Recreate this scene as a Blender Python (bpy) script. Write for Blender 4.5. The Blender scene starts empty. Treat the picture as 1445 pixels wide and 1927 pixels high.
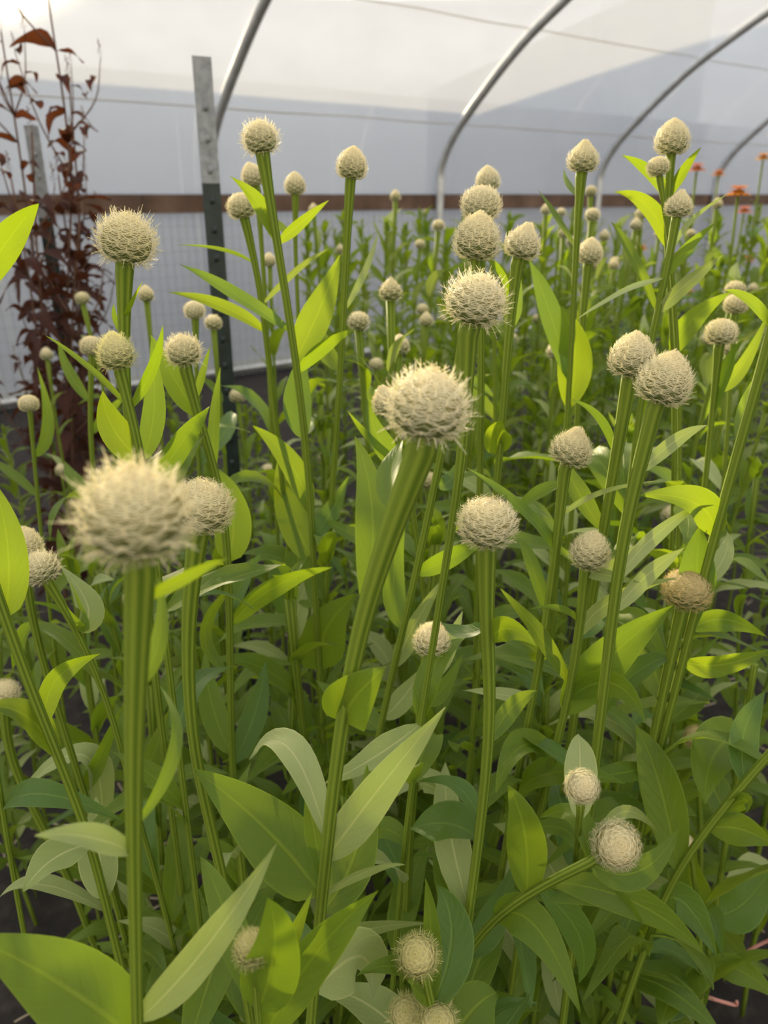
import bpy, math, random
import numpy as np
from mathutils import Vector, Matrix

rnd = random.Random(7)
scn = bpy.context.scene
COL = scn.collection

# ------------------------------------------------------------------ camera
F_PX, PITCH, CAM_H = 1456.0, math.radians(22.3), 1.15
CAM = Vector((0, 0, CAM_H))
FWD = Vector((0, math.cos(PITCH), -math.sin(PITCH)))
UPV = Vector((0, math.sin(PITCH), math.cos(PITCH)))
RGT = Vector((1, 0, 0))
cd = bpy.data.cameras.new('camera')
cam = bpy.data.objects.new('camera', cd); COL.objects.link(cam)
cam.location = CAM
cam.rotation_euler = (math.pi / 2 - PITCH, 0, 0)
cd.sensor_fit = 'VERTICAL'; cd.sensor_height = 24.0; cd.sensor_width = 18.0
cd.lens = 24.0 * F_PX / 1927.0
cd.clip_start = 0.02; cd.clip_end = 300
cd.dof.use_dof = True; cd.dof.focus_distance = 0.53; cd.dof.aperture_fstop = 5.6
scn.camera = cam

# ------------------------------------------------------------------ light
SUN_YAW, SUN_EL = math.radians(-22.8), math.radians(12.2)
w = bpy.data.worlds.new('sky'); scn.world = w; w.use_nodes = True
nt = w.node_tree; nt.nodes.clear()
bg = nt.nodes.new('ShaderNodeBackground'); bg.inputs['Strength'].default_value = 1.4
wo = nt.nodes.new('ShaderNodeOutputWorld')
bg.inputs['Color'].default_value = (0.96, 0.97, 1.0, 1)   # even hazy sky
nt.links.new(bg.outputs[0], wo.inputs[0])
sl = bpy.data.lights.new('sun', 'SUN'); sl.energy = 13.0; sl.color = (1.0, 0.82, 0.52); sl.angle = math.radians(2.0)
so = bpy.data.objects.new('sun', sl); COL.objects.link(so)
sun_dir = Vector((math.sin(SUN_YAW) * math.cos(SUN_EL), math.cos(SUN_YAW) * math.cos(SUN_EL), math.sin(SUN_EL)))
so.rotation_euler = sun_dir.to_track_quat('Z', 'Y').to_euler(); so.location = sun_dir * 40
vs = scn.view_settings
vs.view_transform = 'Standard'; vs.look = 'None'; vs.gamma = 1.0; vs.use_curve_mapping = False
vs.exposure = 0.2
scn.cycles.max_bounces = 10; scn.cycles.transparent_max_bounces = 10; scn.cycles.transmission_bounces = 8
scn.cycles.diffuse_bounces = 5; scn.cycles.caustics_reflective = False; scn.cycles.caustics_refractive = False
scn.cycles.sample_clamp_indirect = 6.0

# ------------------------------------------------------------------ house frame
WA = math.radians(37.3)
WN = Vector((-math.sin(WA), math.cos(WA), 0))      # towards the side wall
WT = Vector((math.cos(WA), math.sin(WA), 0))       # along the wall, receding
WD = 4.67
def house(s, inward, z): return WT * s + WN * (WD - inward) + Vector((0, 0, z))
def ray(px, py): return FWD + RGT * ((px - 722.5) / F_PX) + UPV * ((963.5 - py) / F_PX)
def at(px, py, depth): return CAM + ray(px, py) * depth
def at_y(px, py, y):
    r = ray(px, py); return CAM + r * (y / r.y)
def depth_of(p): return (p - CAM).dot(FWD)
def pix(p):
    d = p - CAM; k = d.dot(FWD)
    return 722.5 + F_PX * d.x / k, 963.5 - F_PX * d.dot(UPV) / k

# ------------------------------------------------------------------ helpers
def mesh(name, verts, faces, mat=None, smooth=True, uvs=None):
    me = bpy.data.meshes.new(name)
    me.from_pydata([tuple(v) for v in verts], [], faces)
    if uvs is not None:
        ul = me.uv_layers.new(name='UVMap')
        li = np.empty(len(me.loops), dtype=np.int32); me.loops.foreach_get('vertex_index', li)
        ul.data.foreach_set('uv', np.asarray(uvs, dtype=np.float32)[li].ravel())
    if smooth:
        me.polygons.foreach_set('use_smooth', np.ones(len(me.polygons), dtype=bool))
    if mat: me.materials.append(mat)
    me.update()
    return me
def obj(name, me, parent=None, loc=None, rot=None, scale=None, mat4=None):
    o = bpy.data.objects.new(name, me); COL.objects.link(o)
    if parent: o.parent = parent
    if mat4 is not None: o.matrix_local = mat4
    if loc is not None: o.location = loc
    if rot is not None: o.rotation_euler = rot
    if scale is not None: o.scale = (scale,) * 3 if isinstance(scale, (int, float)) else scale
    return o
def tag(o, label=None, cat=None, group=None, kind=None):
    if label: o['label'] = label
    if cat: o['category'] = cat
    if group: o['group'] = group
    if kind: o['kind'] = kind
    return o
def empty(name, loc, label, cat, group=None):
    o = bpy.data.objects.new(name, None); COL.objects.link(o); o.location = loc
    o.empty_display_size = 0.05
    return tag(o, label, cat, group)

class MB:
    def __init__(s): s.v = []; s.f = []; s.uv = []
    def add(s, vs, fs, uvs=None):
        b = len(s.v); s.v += [tuple(v) for v in vs]; s.f += [tuple(i + b for i in f) for f in fs]
        s.uv += list(uvs) if uvs is not None else [(0, 0)] * len(vs)
    def box(s, c, ax, ay, az):
        """centre and three half-axis vectors"""
        c = Vector(c)
        vs = [c + ax * i + ay * j + az * k for i in (-1, 1) for j in (-1, 1) for k in (-1, 1)]
        s.add(vs, [(0, 1, 3, 2), (4, 6, 7, 5), (0, 4, 5, 1), (2, 3, 7, 6), (0, 2, 6, 4), (1, 5, 7, 3)])
    def tube(s, pts, radii, n=8, rib=0.0, cap=True):
        pts = [Vector(p) for p in pts]; m = len(pts)
        if not hasattr(radii, '__len__'): radii = [radii] * m
        ref = None; vs = []; uvs = []; L = 0
        for i, p in enumerate(pts):
            t = (pts[min(i + 1, m - 1)] - pts[max(i - 1, 0)]).normalized()
            if ref is None:
                ref = t.orthogonal().normalized()
            ref = (ref - t * ref.dot(t)).normalized(); b = t.cross(ref)
            if i: L += (p - pts[i - 1]).length
            for k in range(n):
                a = 2 * math.pi * k / n
                r = radii[i] * (1 + (rib if k % 2 else -rib))
                vs.append(p + (ref * math.cos(a) + b * math.sin(a)) * r); uvs.append((k / n, L * 10))
        fs = [(i * n + k, i * n + (k + 1) % n, (i + 1) * n + (k + 1) % n, (i + 1) * n + k) for i in range(m - 1) for k in range(n)]
        if cap: fs += [tuple(range(n - 1, -1, -1)), tuple((m - 1) * n + k for k in range(n))]
        s.add(vs, fs, uvs)
    def me(s, name, mat, smooth=True): return mesh(name, s.v, s.f, mat, smooth, s.uv)

def catmull(pts, per=6):
    pts = [Vector(p) for p in pts]
    if len(pts) < 3:
        return [pts[0].lerp(pts[-1], i / per) for i in range(per + 1)]
    P = [pts[0] * 2 - pts[1]] + pts + [pts[-1] * 2 - pts[-2]]
    out = []
    for i in range(1, len(P) - 2):
        for k in range(per):
            t = k / per; t2 = t * t; t3 = t2 * t
            out.append(0.5 * (2 * P[i] + (P[i + 1] - P[i - 1]) * t + (2 * P[i - 1] - 5 * P[i] + 4 * P[i + 1] - P[i + 2]) * t2
                              + (3 * P[i] - 3 * P[i + 1] + P[i + 2] - P[i - 1]) * t3))
    out.append(pts[-1]); return out

# ------------------------------------------------------------------ materials
def newmat(name):
    m = bpy.data.materials.new(name); m.use_nodes = True
    t = m.node_tree; t.nodes.clear()
    out = t.nodes.new('ShaderNodeOutputMaterial')
    def N(kind, **kw):
        n = t.nodes.new(kind)
        for k, v in kw.items():
            if k in n.inputs: n.inputs[k].default_value = v
            else: setattr(n, k, v)
        return n
    return m, N, t.links.new, out
def ramp(N, stops):
    r = N('ShaderNodeValToRGB'); e = r.color_ramp.elements
    while len(e) < len(stops): e.new(0.5)
    for el, (p, c) in zip(e, stops): el.position = p; el.color = (*c, 1)
    return r
def plain(name, stops, scale=20, rough=0.6, metal=0.0, bump=0.0, detail=4.0, stretch=(1, 1, 1), spec=0.5):
    m, N, L, out = newmat(name)
    tc = N('ShaderNodeTexCoord'); mp = N('ShaderNodeMapping'); mp.inputs['Scale'].default_value = stretch
    no = N('ShaderNodeTexNoise', Scale=scale, Detail=detail)
    r = ramp(N, stops); b = N('ShaderNodeBsdfPrincipled', Roughness=rough, Metallic=metal)
    b.inputs['Specular IOR Level'].default_value = spec
    L(tc.outputs['Object'], mp.inputs[0]); L(mp.outputs[0], no.inputs['Vector']); L(no.outputs['Fac'], r.inputs[0])
    L(r.outputs[0], b.inputs['Base Color'])
    if bump:
        bp = N('ShaderNodeBump', Strength=bump, Distance=0.01); L(no.outputs['Fac'], bp.inputs['Height']); L(bp.outputs[0], b.inputs['Normal'])
    L(b.outputs[0], out.inputs[0]); return m

def leaf_mat(name, dark, light, trans, tfac=0.45, rough=0.5, sheen=0.06):
    m, N, L, out = newmat(name)
    uv = N('ShaderNodeUVMap'); sep = N('ShaderNodeSeparateXYZ'); L(uv.outputs[0], sep.inputs[0])
    oi = N('ShaderNodeObjectInfo')
    no = N('ShaderNodeTexNoise', Scale=38.0, Detail=3.0)
    tc = N('ShaderNodeTexCoord'); L(tc.outputs['Object'], no.inputs['Vector'])
    ad = N('ShaderNodeMath', operation='MULTIPLY_ADD'); ad.inputs[1].default_value = 0.45
    L(no.outputs['Fac'], ad.inputs[0])
    rs = N('ShaderNodeMath', operation='MULTIPLY'); rs.inputs[1].default_value = 0.6
    L(oi.outputs['Random'], rs.inputs[0]); L(rs.outputs[0], ad.inputs[2])
    mx = N('ShaderNodeMix', data_type='RGBA'); mx.inputs['A'].default_value = (*dark, 1); mx.inputs['B'].default_value = (*light, 1)
    L(ad.outputs[0], mx.inputs['Factor'])
    # veins: |u-.5| small -> midrib; side veins as slanted lines
    ab = N('ShaderNodeMath', operation='SUBTRACT'); ab.inputs[1].default_value = 0.5; L(sep.outputs['X'], ab.inputs[0])
    aa = N('ShaderNodeMath', operation='ABSOLUTE'); L(ab.outputs[0], aa.inputs[0])
    mr = N('ShaderNodeMapRange'); mr.inputs['From Min'].default_value = 0.015; mr.inputs['From Max'].default_value = 0.045
    mr.inputs['To Min'].default_value = 1.0; mr.inputs['To Max'].default_value = 0.0; L(aa.outputs[0], mr.inputs['Value'])
    sv = N('ShaderNodeMath', operation='MULTIPLY_ADD'); sv.inputs[1].default_value = -0.55; L(aa.outputs[0], sv.inputs[0]); L(sep.outputs['Y'], sv.inputs[2])
    fr = N('ShaderNodeMath', operation='MULTIPLY'); fr.inputs[1].default_value = 9.0; L(sv.outputs[0], fr.inputs[0])
    fc = N('ShaderNodeMath', operation='FRACT'); L(fr.outputs[0], fc.inputs[0])
    m2 = N('ShaderNodeMapRange'); m2.inputs['From Min'].default_value = 0.0; m2.inputs['From Max'].default_value = 0.1
    m2.inputs['To Min'].default_value = 0.4; m2.inputs['To Max'].default_value = 0.0; L(fc.outputs[0], m2.inputs['Value'])
    v0 = N('ShaderNodeMath', operation='MAXIMUM'); L(mr.outputs[0], v0.inputs[0]); L(m2.outputs[0], v0.inputs[1])
    m3 = N('ShaderNodeMapRange'); m3.inputs['From Min'].default_value = 0.465; m3.inputs['From Max'].default_value = 0.49
    m3.inputs['To Min'].default_value = 0.0; m3.inputs['To Max'].default_value = 0.75; L(aa.outputs[0], m3.inputs['Value'])
    vm = N('ShaderNodeMath', operation='MAXIMUM'); L(v0.outputs[0], vm.inputs[0]); L(m3.outputs[0], vm.inputs[1])
    vh = N('ShaderNodeMath', operation='MULTIPLY'); vh.inputs[1].default_value = 0.55; L(vm.outputs[0], vh.inputs[0])
    vc = N('ShaderNodeMix', data_type='RGBA'); vc.inputs['B'].default_value = (light[0] * 1.7, light[1] * 1.5, light[2] * 1.6, 1)
    L(vh.outputs[0], vc.inputs['Factor']); L(mx.outputs['Result'], vc.inputs['A'])
    b = N('ShaderNodeBsdfPrincipled', Roughness=rough); b.inputs['Specular IOR Level'].default_value = 0.4
    b.inputs['Sheen Weight'].default_value = sheen; b.inputs['Sheen Roughness'].default_value = 0.5
    L(vc.outputs['Result'], b.inputs['Base Color'])
    bp = N('ShaderNodeBump', Strength=0.35, Distance=0.002); L(vm.outputs[0], bp.inputs['Height']); bp.invert = True
    L(bp.outputs[0], b.inputs['Normal'])
    tr = N('ShaderNodeBsdfTranslucent')
    tm = N('ShaderNodeMix', data_type='RGBA', blend_type='MULTIPLY'); tm.inputs['Factor'].default_value = 0.25
    tm.inputs['A'].default_value = (*trans, 1); L(vc.outputs['Result'], tm.inputs['B']); 
    t2 = N('ShaderNodeMix', data_type='RGBA'); t2.inputs['A'].default_value = (*trans, 1)
    t2.inputs['B'].default_value = (trans[0] * 0.55, trans[1] * 0.7, trans[2] * 0.6, 1)
    L(ad.outputs[0], t2.inputs['Factor']); L(t2.outputs['Result'], tr.inputs['Color'])
    ms = N('ShaderNodeMixShader'); ms.inputs[0].default_value = tfac
    L(b.outputs[0], ms.inputs[1]); L(tr.outputs[0], ms.inputs[2]); L(ms.outputs[0], out.inputs[0])
    return m
LEAF = leaf_mat('basketflower_leaf', (0.072, 0.135, 0.009), (0.185, 0.275, 0.018), (0.42, 0.53, 0.014), 0.48)
LEAF_PALE = leaf_mat('pale_leaf_underside', (0.22, 0.29, 0.07), (0.38, 0.43, 0.16), (0.42, 0.50, 0.05), 0.3, 0.6, 0.15)
LEAF_BLUE = leaf_mat('bluish_leaf', (0.06, 0.13, 0.020), (0.125, 0.225, 0.036), (0.34, 0.46, 0.015), 0.40, 0.45, 0.06)
LEAF_RED = leaf_mat('bronze_leaf', (0.030, 0.010, 0.007), (0.065, 0.020, 0.011), (0.20, 0.05, 0.015), 0.28, 0.8, 0.0)
LEAF_ZIN = leaf_mat('zinnia_leaf', (0.05, 0.14, 0.02), (0.12, 0.25, 0.035), (0.34, 0.55, 0.03), 0.4)

def stem_mat(name, a, b_, trans):
    m, N, L, out = newmat(name)
    uv = N('ShaderNodeUVMap'); sep = N('ShaderNodeSeparateXYZ'); L(uv.outputs[0], sep.inputs[0])
    k = N('ShaderNodeMath', operation='MULTIPLY'); k.inputs[1].default_value = 7 * 2 * math.pi; L(sep.outputs['X'], k.inputs[0])
    s = N('ShaderNodeMath', operation='SINE'); L(k.outputs[0], s.inputs[0])
    mr = N('ShaderNodeMapRange'); mr.inputs['From Min'].default_value = -1; mr.inputs['From Max'].default_value = 1; L(s.outputs[0], mr.inputs['Value'])
    mx = N('ShaderNodeMix', data_type='RGBA'); mx.inputs['A'].default_value = (*a, 1); mx.inputs['B'].default_value = (*b_, 1)
    L(mr.outputs[0], mx.inputs['Factor'])
    b = N('ShaderNodeBsdfPrincipled', Roughness=0.6); b.inputs['Specular IOR Level'].default_value = 0.15
    L(mx.outputs['Result'], b.inputs['Base Color'])
    tr = N('ShaderNodeBsdfTranslucent', Color=(*trans, 1)); ms = N('ShaderNodeMixShader'); ms.inputs[0].default_value = 0.13
    L(b.outputs[0], ms.inputs[1]); L(tr.outputs[0], ms.inputs[2]); L(ms.outputs[0], out.inputs[0])
    return m
STEM = stem_mat('ribbed_stem', (0.085, 0.145, 0.012), (0.24, 0.31, 0.035), (0.5, 0.58, 0.02))
STEM_RED = stem_mat('bronze_stem', (0.10, 0.05, 0.03), (0.20, 0.11, 0.07), (0.3, 0.12, 0.04))

def fringe_mat(name, c, trans):
    m, N, L, out = newmat(name)
    b = N('ShaderNodeBsdfPrincipled', Roughness=0.5); b.inputs['Specular IOR Level'].default_value = 0.3
    oi = N('ShaderNodeObjectInfo')
    mx = N('ShaderNodeMix', data_type='RGBA'); mx.inputs['A'].default_value = (*c, 1); mx.inputs['B'].default_value = (c[0] * 0.92, c[1] * 0.9, c[2] * 0.78, 1)
    L(oi.outputs['Random'], mx.inputs['Factor']); L(mx.outputs['Result'], b.inputs['Base Color'])
    tr = N('ShaderNodeBsdfTranslucent', Color=(*trans, 1)); ms = N('ShaderNodeMixShader'); ms.inputs[0].default_value = 0.35
    L(b.outputs[0], ms.inputs[1]); L(tr.outputs[0], ms.inputs[2]); L(ms.outputs[0], out.inputs[0]); return m
FRINGE = fringe_mat('cream_fringe', (0.94, 0.87, 0.64), (0.95, 0.86, 0.54))
FRINGE_OLD = fringe_mat('straw_fringe', (0.74, 0.62, 0.34), (0.74, 0.58, 0.24))
FRINGE_YOUNG = fringe_mat('greenish_fringe', (0.86, 0.81, 0.46), (0.84, 0.80, 0.34))
def core_mat():
    m, N, L, out = newmat('bud_core')
    tc = N('ShaderNodeTexCoord'); sep = N('ShaderNodeSeparateXYZ'); L(tc.outputs['Object'], sep.inputs[0])
    mr = N('ShaderNodeMapRange'); mr.inputs['From Min'].default_value = -0.7; mr.inputs['From Max'].default_value = 0.9; L(sep.outputs['Z'], mr.inputs['Value'])
    r = ramp(N, [(0.0, (0.07, 0.11, 0.02)), (0.35, (0.13, 0.14, 0.035)), (0.65, (0.30, 0.26, 0.10)), (1.0, (0.62, 0.54, 0.30))]); L(mr.outputs[0], r.inputs[0])
    b = N('ShaderNodeBsdfPrincipled', Roughness=0.7); L(r.outputs[0], b.inputs['Base Color']); L(b.outputs[0], out.inputs[0]); return m
CORE = core_mat()

def film_mat(name, transp, refr, tint=(0.42, 0.42, 0.42), rrough=0.9):
    m, N, L, out = newmat(name)
    tc = N('ShaderNodeTexCoord'); mp = N('ShaderNodeMapping'); mp.inputs['Scale'].default_value = (0.6, 3, 0.6)
    no = N('ShaderNodeTexNoise', Scale=1.2, Detail=4.0); L(tc.outputs['Object'], mp.inputs[0]); L(mp.outputs[0], no.inputs['Vector'])
    mx = N('ShaderNodeMix', data_type='RGBA'); mx.inputs['A'].default_value = (tint[0] * 0.94, tint[1] * 0.93, tint[2] * 0.92, 1); mx.inputs['B'].default_value = (*tint, 1)
    L(no.outputs['Fac'], mx.inputs['Factor'])
    tl = N('ShaderNodeBsdfTranslucent'); L(mx.outputs['Result'], tl.inputs['Color'])
    df = N('ShaderNodeBsdfDiffuse'); L(mx.outputs['Result'], df.inputs['Color'])
    rf = N('ShaderNodeBsdfRefraction', Roughness=rrough, IOR=1.12); rf.inputs['Color'].default_value = (1, 1, 1, 1)
    tp = N('ShaderNodeBsdfTransparent')
    m0 = N('ShaderNodeMixShader'); m0.inputs[0].default_value = 0.70; L(tl.outputs[0], m0.inputs[1]); L(df.outputs[0], m0.inputs[2])
    m1 = N('ShaderNodeMixShader'); m1.inputs[0].default_value = refr; L(m0.outputs[0], m1.inputs[1]); L(rf.outputs[0], m1.inputs[2])
    m2 = N('ShaderNodeMixShader'); m2.inputs[0].default_value = transp; L(m1.outputs[0], m2.inputs[1]); L(tp.outputs[0], m2.inputs[2])
    L(m2.outputs[0], out.inputs[0]); return m
FILM = film_mat('greenhouse_film', 0.60, 0.14, (0.90, 0.89, 0.88))
CURTAIN = film_mat('side_curtain_film', 0.5, 0.05, (0.85, 0.85, 0.88))
PIPE = plain('galvanised_pipe', [(0.3, (0.46, 0.47, 0.47)), (0.7, (0.60, 0.60, 0.59))], 15, 0.42, 0.5)
WOOD = plain('hip_board_wood', [(0.3, (0.07, 0.038, 0.022)), (0.5, (0.12, 0.066, 0.040)), (0.75, (0.18, 0.11, 0.07))], 6, 0.75, 0, 0.3, 6, (1, 1, 1))
SOIL = plain('dark_soil', [(0.3, (0.006, 0.0045, 0.0035)), (0.55, (0.018, 0.013, 0.010)), (0.8, (0.05, 0.038, 0.03))], 28, 0.95, 0, 1.0, 8)
WIRE = plain('fence_wire', [(0.3, (0.22, 0.22, 0.21)), (0.7, (0.34, 0.33, 0.31))], 30, 0.5, 0.5)
POST_GREEN = plain('post_green_paint', [(0.3, (0.008, 0.016, 0.014)), (0.7, (0.02, 0.035, 0.03))], 40, 0.45, 0.1, 0.1)
POST_TIP = plain('post_grey_paint', [(0.3, (0.20, 0.21, 0.22)), (0.7, (0.34, 0.35, 0.36))], 60, 0.5, 0.2, 0.15)
CORD = plain('cord', [(0.3, (0.35, 0.29, 0.2)), (0.7, (0.45, 0.38, 0.27))], 50, 0.8)
PINK = plain('pink_twine', [(0.3, (0.42, 0.16, 0.13)), (0.7, (0.58, 0.27, 0.22))], 60, 0.7)
STRAW = plain('straw', [(0.3, (0.28, 0.22, 0.14)), (0.7, (0.45, 0.37, 0.26))], 60, 0.8)
OUTSIDE = plain('outside_ground', [(0.3, (0.10, 0.12, 0.05)), (0.7, (0.2, 0.19, 0.12))], 4, 0.9)
def screen_mat():
    m, N, L, out = newmat('pale_shade_screen')
    tc = N('ShaderNodeTexCoord'); no = N('ShaderNodeTexNoise', Scale=1.5, Detail=3.0); L(tc.outputs['Object'], no.inputs['Vector'])
    r = ramp(N, [(0.3, (0.38, 0.42, 0.49)), (0.7, (0.43, 0.47, 0.53))]); L(no.outputs['Fac'], r.inputs[0])
    d = N('ShaderNodeBsdfDiffuse'); L(r.outputs[0], d.inputs[0]); t = N('ShaderNodeBsdfTranslucent', Color=(0.62, 0.74, 1.0, 1))
    ms = N('ShaderNodeMixShader'); ms.inputs[0].default_value = 0.05; L(d.outputs[0], ms.inputs[1]); L(t.outputs[0], ms.inputs[2]); L(ms.outputs[0], out.inputs[0]); return m
SHADE_SCREEN = screen_mat()  # cool blue of skylight put into the colour of the added shade screens
BARN = plain('barn_siding', [(0.3, (0.30, 0.29, 0.28)), (0.7, (0.42, 0.41, 0.40))], 3, 0.8)
Z_OR = fringe_mat('zinnia_orange', (0.82, 0.30, 0.03), (0.8, 0.3, 0.03))
Z_SA = fringe_mat('zinnia_salmon', (0.80, 0.28, 0.14), (0.75, 0.28, 0.12))
Z_YE = fringe_mat('zinnia_yellow', (0.82, 0.42, 0.04), (0.8, 0.42, 0.04))
Z_CE = plain('zinnia_centre', [(0.3, (0.25, 0.10, 0.02)), (0.7, (0.5, 0.25, 0.03))], 200, 0.8)
FABRIC = plain('black_ground_fabric', [(0.3, (0.006, 0.006, 0.006)), (0.7, (0.014, 0.014, 0.014))], 90, 0.8, 0, 0.2)

# ------------------------------------------------------------------ structure
S0, S1 = -5.5, 15.0
HALF = 4.6
PROF = [(0, 0), (0, 0.6), (0, 1.16), (0.0, 1.30), (0.05, 1.42), (0.15, 1.55), (0.28, 1.67), (0.45, 1.81), (0.62, 1.94), (0.80, 2.06), (1.02, 2.18), (1.30, 2.32),
        (1.8, 2.54), (2.4, 2.74), (3.0, 2.89), (3.7, 3.0), (HALF, 3.05)]
FULL = PROF + [(2 * HALF - u, z) for u, z in reversed(PROF[:-1])]
def offset_prof(pr, d):
    out = []
    for i, (u, z) in enumerate(pr):
        a = pr[max(i - 1, 0)]; b = pr[min(i + 1, len(pr) - 1)]
        t = Vector((b[0] - a[0], b[1] - a[1])).normalized()
        out.append((u - t.y * d, z + t.x * d))
    return out
# floor
g = MB(); n = 60; size = 24
vs = []; fs = []
for i in range(n + 1):
    for j in range(n + 1):
        s = S0 - 0.5 + (S1 - S0 + 1) * i / n; u = -0.3 + (2 * HALF + 0.6) * j / n
        p = house(s, u, 0); p.z = rnd.uniform(-0.015, 0.012); vs.append(p)
for i in range(n):
    for j in range(n):
        a = i * (n + 1) + j; fs.append((a, a + n + 1, a + n + 2, a + 1))
g.add(vs, fs)
tag(obj('floor', g.me('floor', SOIL)), 'dark bare soil floor of the tunnel', 'floor', kind='structure')
g = MB(); c = house(0, -14, -0.06); g.box(house(5, 5, -0.06), WT * 60, WN * 60, Vector((0, 0, 0.02)))
tag(obj('ground_outside', g.me('ground_outside', OUTSIDE, False)), 'grassy ground outside the tunnel', 'ground', kind='structure')
# hill ring added to block the low sky and dim the film
sky_blocker = plain('pale_sky_blocker', [(0.3, (0.42, 0.44, 0.46)), (0.7, (0.48, 0.50, 0.52))], 0.4, 0.9)  # distance haze put into the pale colour of the added ring
vs = []; fs = []; K = 72
for i in range(K):
    a = 2 * math.pi * i / K; hgt = 13.5 + 0.06 * math.sin(3 * a + 1) + 0.04 * math.sin(7 * a)
    for rr_, zz in ((52, -0.1), (56, hgt * .55), (62, hgt), (75, hgt * .6), (85, -0.1)): vs.append((rr_ * math.cos(a), rr_ * math.sin(a), zz))
for i in range(K):
    for k in range(4): fs.append((i * 5 + k, ((i + 1) % K) * 5 + k, ((i + 1) % K) * 5 + k + 1, i * 5 + k + 1))
tag(obj('sky_blocker', mesh('sky_blocker', vs, fs, sky_blocker)), 'added pale hill ring blocking the low sky, hidden by the film', 'sky_blocker', kind='structure')
# film roof
fp = offset_prof(FULL, 0.04)
fp = [q for q in fp if q[1] > 1.10]
ns = 80; vs = []; fs = []
for i in range(ns + 1):
    s = S0 + (S1 - S0) * i / ns
    for (u, z) in fp:
        vs.append(house(s, u, z))
m = len(fp)
for i in range(ns):
    for j in range(m - 1):
        fs.append((i * m + j, i * m + j + 1, (i + 1) * m + j + 1, (i + 1) * m + j))
tag(obj('ceiling', mesh('ceiling', vs, fs, FILM)), 'white translucent plastic film curving over the tunnel', 'roof film', kind='structure')
# side curtains
for nm, u in (('wall_left', -0.09), ('wall_right', 2 * HALF + 0.09)):
    vs = []; fs = []; k = 120; zs = [0.03, 0.2, 0.4, 0.6, 0.8, 1.0, 1.12]
    for i in range(k + 1):
        s = S0 + (S1 - S0) * i / k
        for z in zs: vs.append(house(s, u + 0.006 * math.sin(s * 5 + z * 3) + rnd.uniform(-.003, .003), z))
    q = len(zs)
    for i in range(k):
        for j in range(q - 1): fs.append((i * q + j, i * q + j + 1, (i + 1) * q + j + 1, (i + 1) * q + j))
    tag(obj(nm, mesh(nm, vs, fs, CURTAIN)), 'pale roll-up side curtain film below the hip board', 'side wall', kind='structure')
# end walls
for nm, s in (('wall_end_near', S0), ('wall_end_far', S1)):
    vs = [house(s, u, z) for u, z in offset_prof(FULL, 0.03)]
    tag(obj(nm, mesh(nm, vs, [tuple(range(len(vs)))], FILM, False)), 'film end wall of the tunnel', 'end wall', kind='structure')
# hip boards (planks end to end)
for nm, u, lab in (('trim_1', -0.055, 'brown wooden hip board along the side wall'), ('trim_2', 2 * HALF + 0.055, 'brown wooden hip board along the opposite wall')):
    root = tag(bpy.data.objects.new(nm, None), lab, 'hip board', kind='structure'); COL.objects.link(root); root.location = house(0, u, 1.10)
    s = S0
    while s < S1 - 0.1:
        e = min(s + 3.66, S1); g = MB(); g.box(house((s + e) / 2, u, 1.10) - root.location, WT * ((e - s) / 2 - 0.002), WN * 0.018, Vector((0, 0, 0.052)))
        obj('board', g.me('board', WOOD, False), root); s = e
# roll pipe and baseboard
g = MB(); g.tube([house(S0, -0.06, 0.06), house(S1, -0.06, 0.06)], 0.022, 10)
tag(obj('trim_3', g.me('roll_pipe', PIPE)), 'roll-up pipe at the foot of the side curtain', 'pipe', kind='structure')
# hoops
hoop_lab = ['galvanised steel hoop, arching up past the tall grey-tipped post', 'galvanised steel hoop in the middle, bending above the cluster of stacked buds',
            'galvanised steel hoop behind the conical bud and the twin buds', 'galvanised steel hoop farthest along, beside the orange zinnias']
for k in range(-1, 5):
    s = WD * (0.481 + 0.392 * k)
    hp = [house(s, p.x, p.y) for p in catmull([(u, z, 0) for u, z in FULL], 3)]
    base = house(s, 0, 0)
    g = MB(); g.tube([p - base for p in hp], 0.029, 12)
    o = obj('greenhouse_hoop', g.me('greenhouse_hoop', PIPE), loc=base)
    lab = hoop_lab[k] if 0 <= k < 4 else ('galvanised steel hoop just outside the left edge of the view' if k < 0 else 'galvanised steel hoop at the far end beyond the zinnias')
    tag(o, lab, 'hoop', 'galvanised hoops of the tunnel')
# purlin cords on the film
for (u, z, lab) in ((0.17, 1.59, 'thin tan cord running low along the film, above the hip board'), (0.80, 2.085, 'thin tan cord running high along the film'), ):
    g = MB(); b0 = house(S0, u, z)
    g.tube([house(S0 + (S1 - S0) * i / 40, u - 0.02, z + 0.025 - 0.01 * abs(math.sin(i * 1.3))) - b0 for i in range(41)], 0.0032, 6)
    tag(obj('film_cord', g.me('film_cord', CORD), loc=b0), lab, 'cord')
# welded wire fence inside the curtain
root = empty('wire_fence', house(3, -0.02, 0), 'welded wire mesh fence in front of the side curtain', 'fence')
g = MB(); s = 0.2
while s < 11:
    g.tube([house(s, -0.042, 0.02) - root.location, house(s, -0.042, 1.04) - root.location], 0.0016, 4, cap=False); s += 0.0508
tag(obj('vertical_wires', g.me('vertical_wires', WIRE), root), kind='stuff')
z = 0.03
while z < 1.05:
    g = MB(); g.tube([house(0.2, -0.039, z) - root.location, house(11, -0.039, z) - root.location], 0.0016, 4, cap=False)
    obj('horizontal_wire', g.me('horizontal_wire', WIRE), root); z += 0.0725
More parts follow.
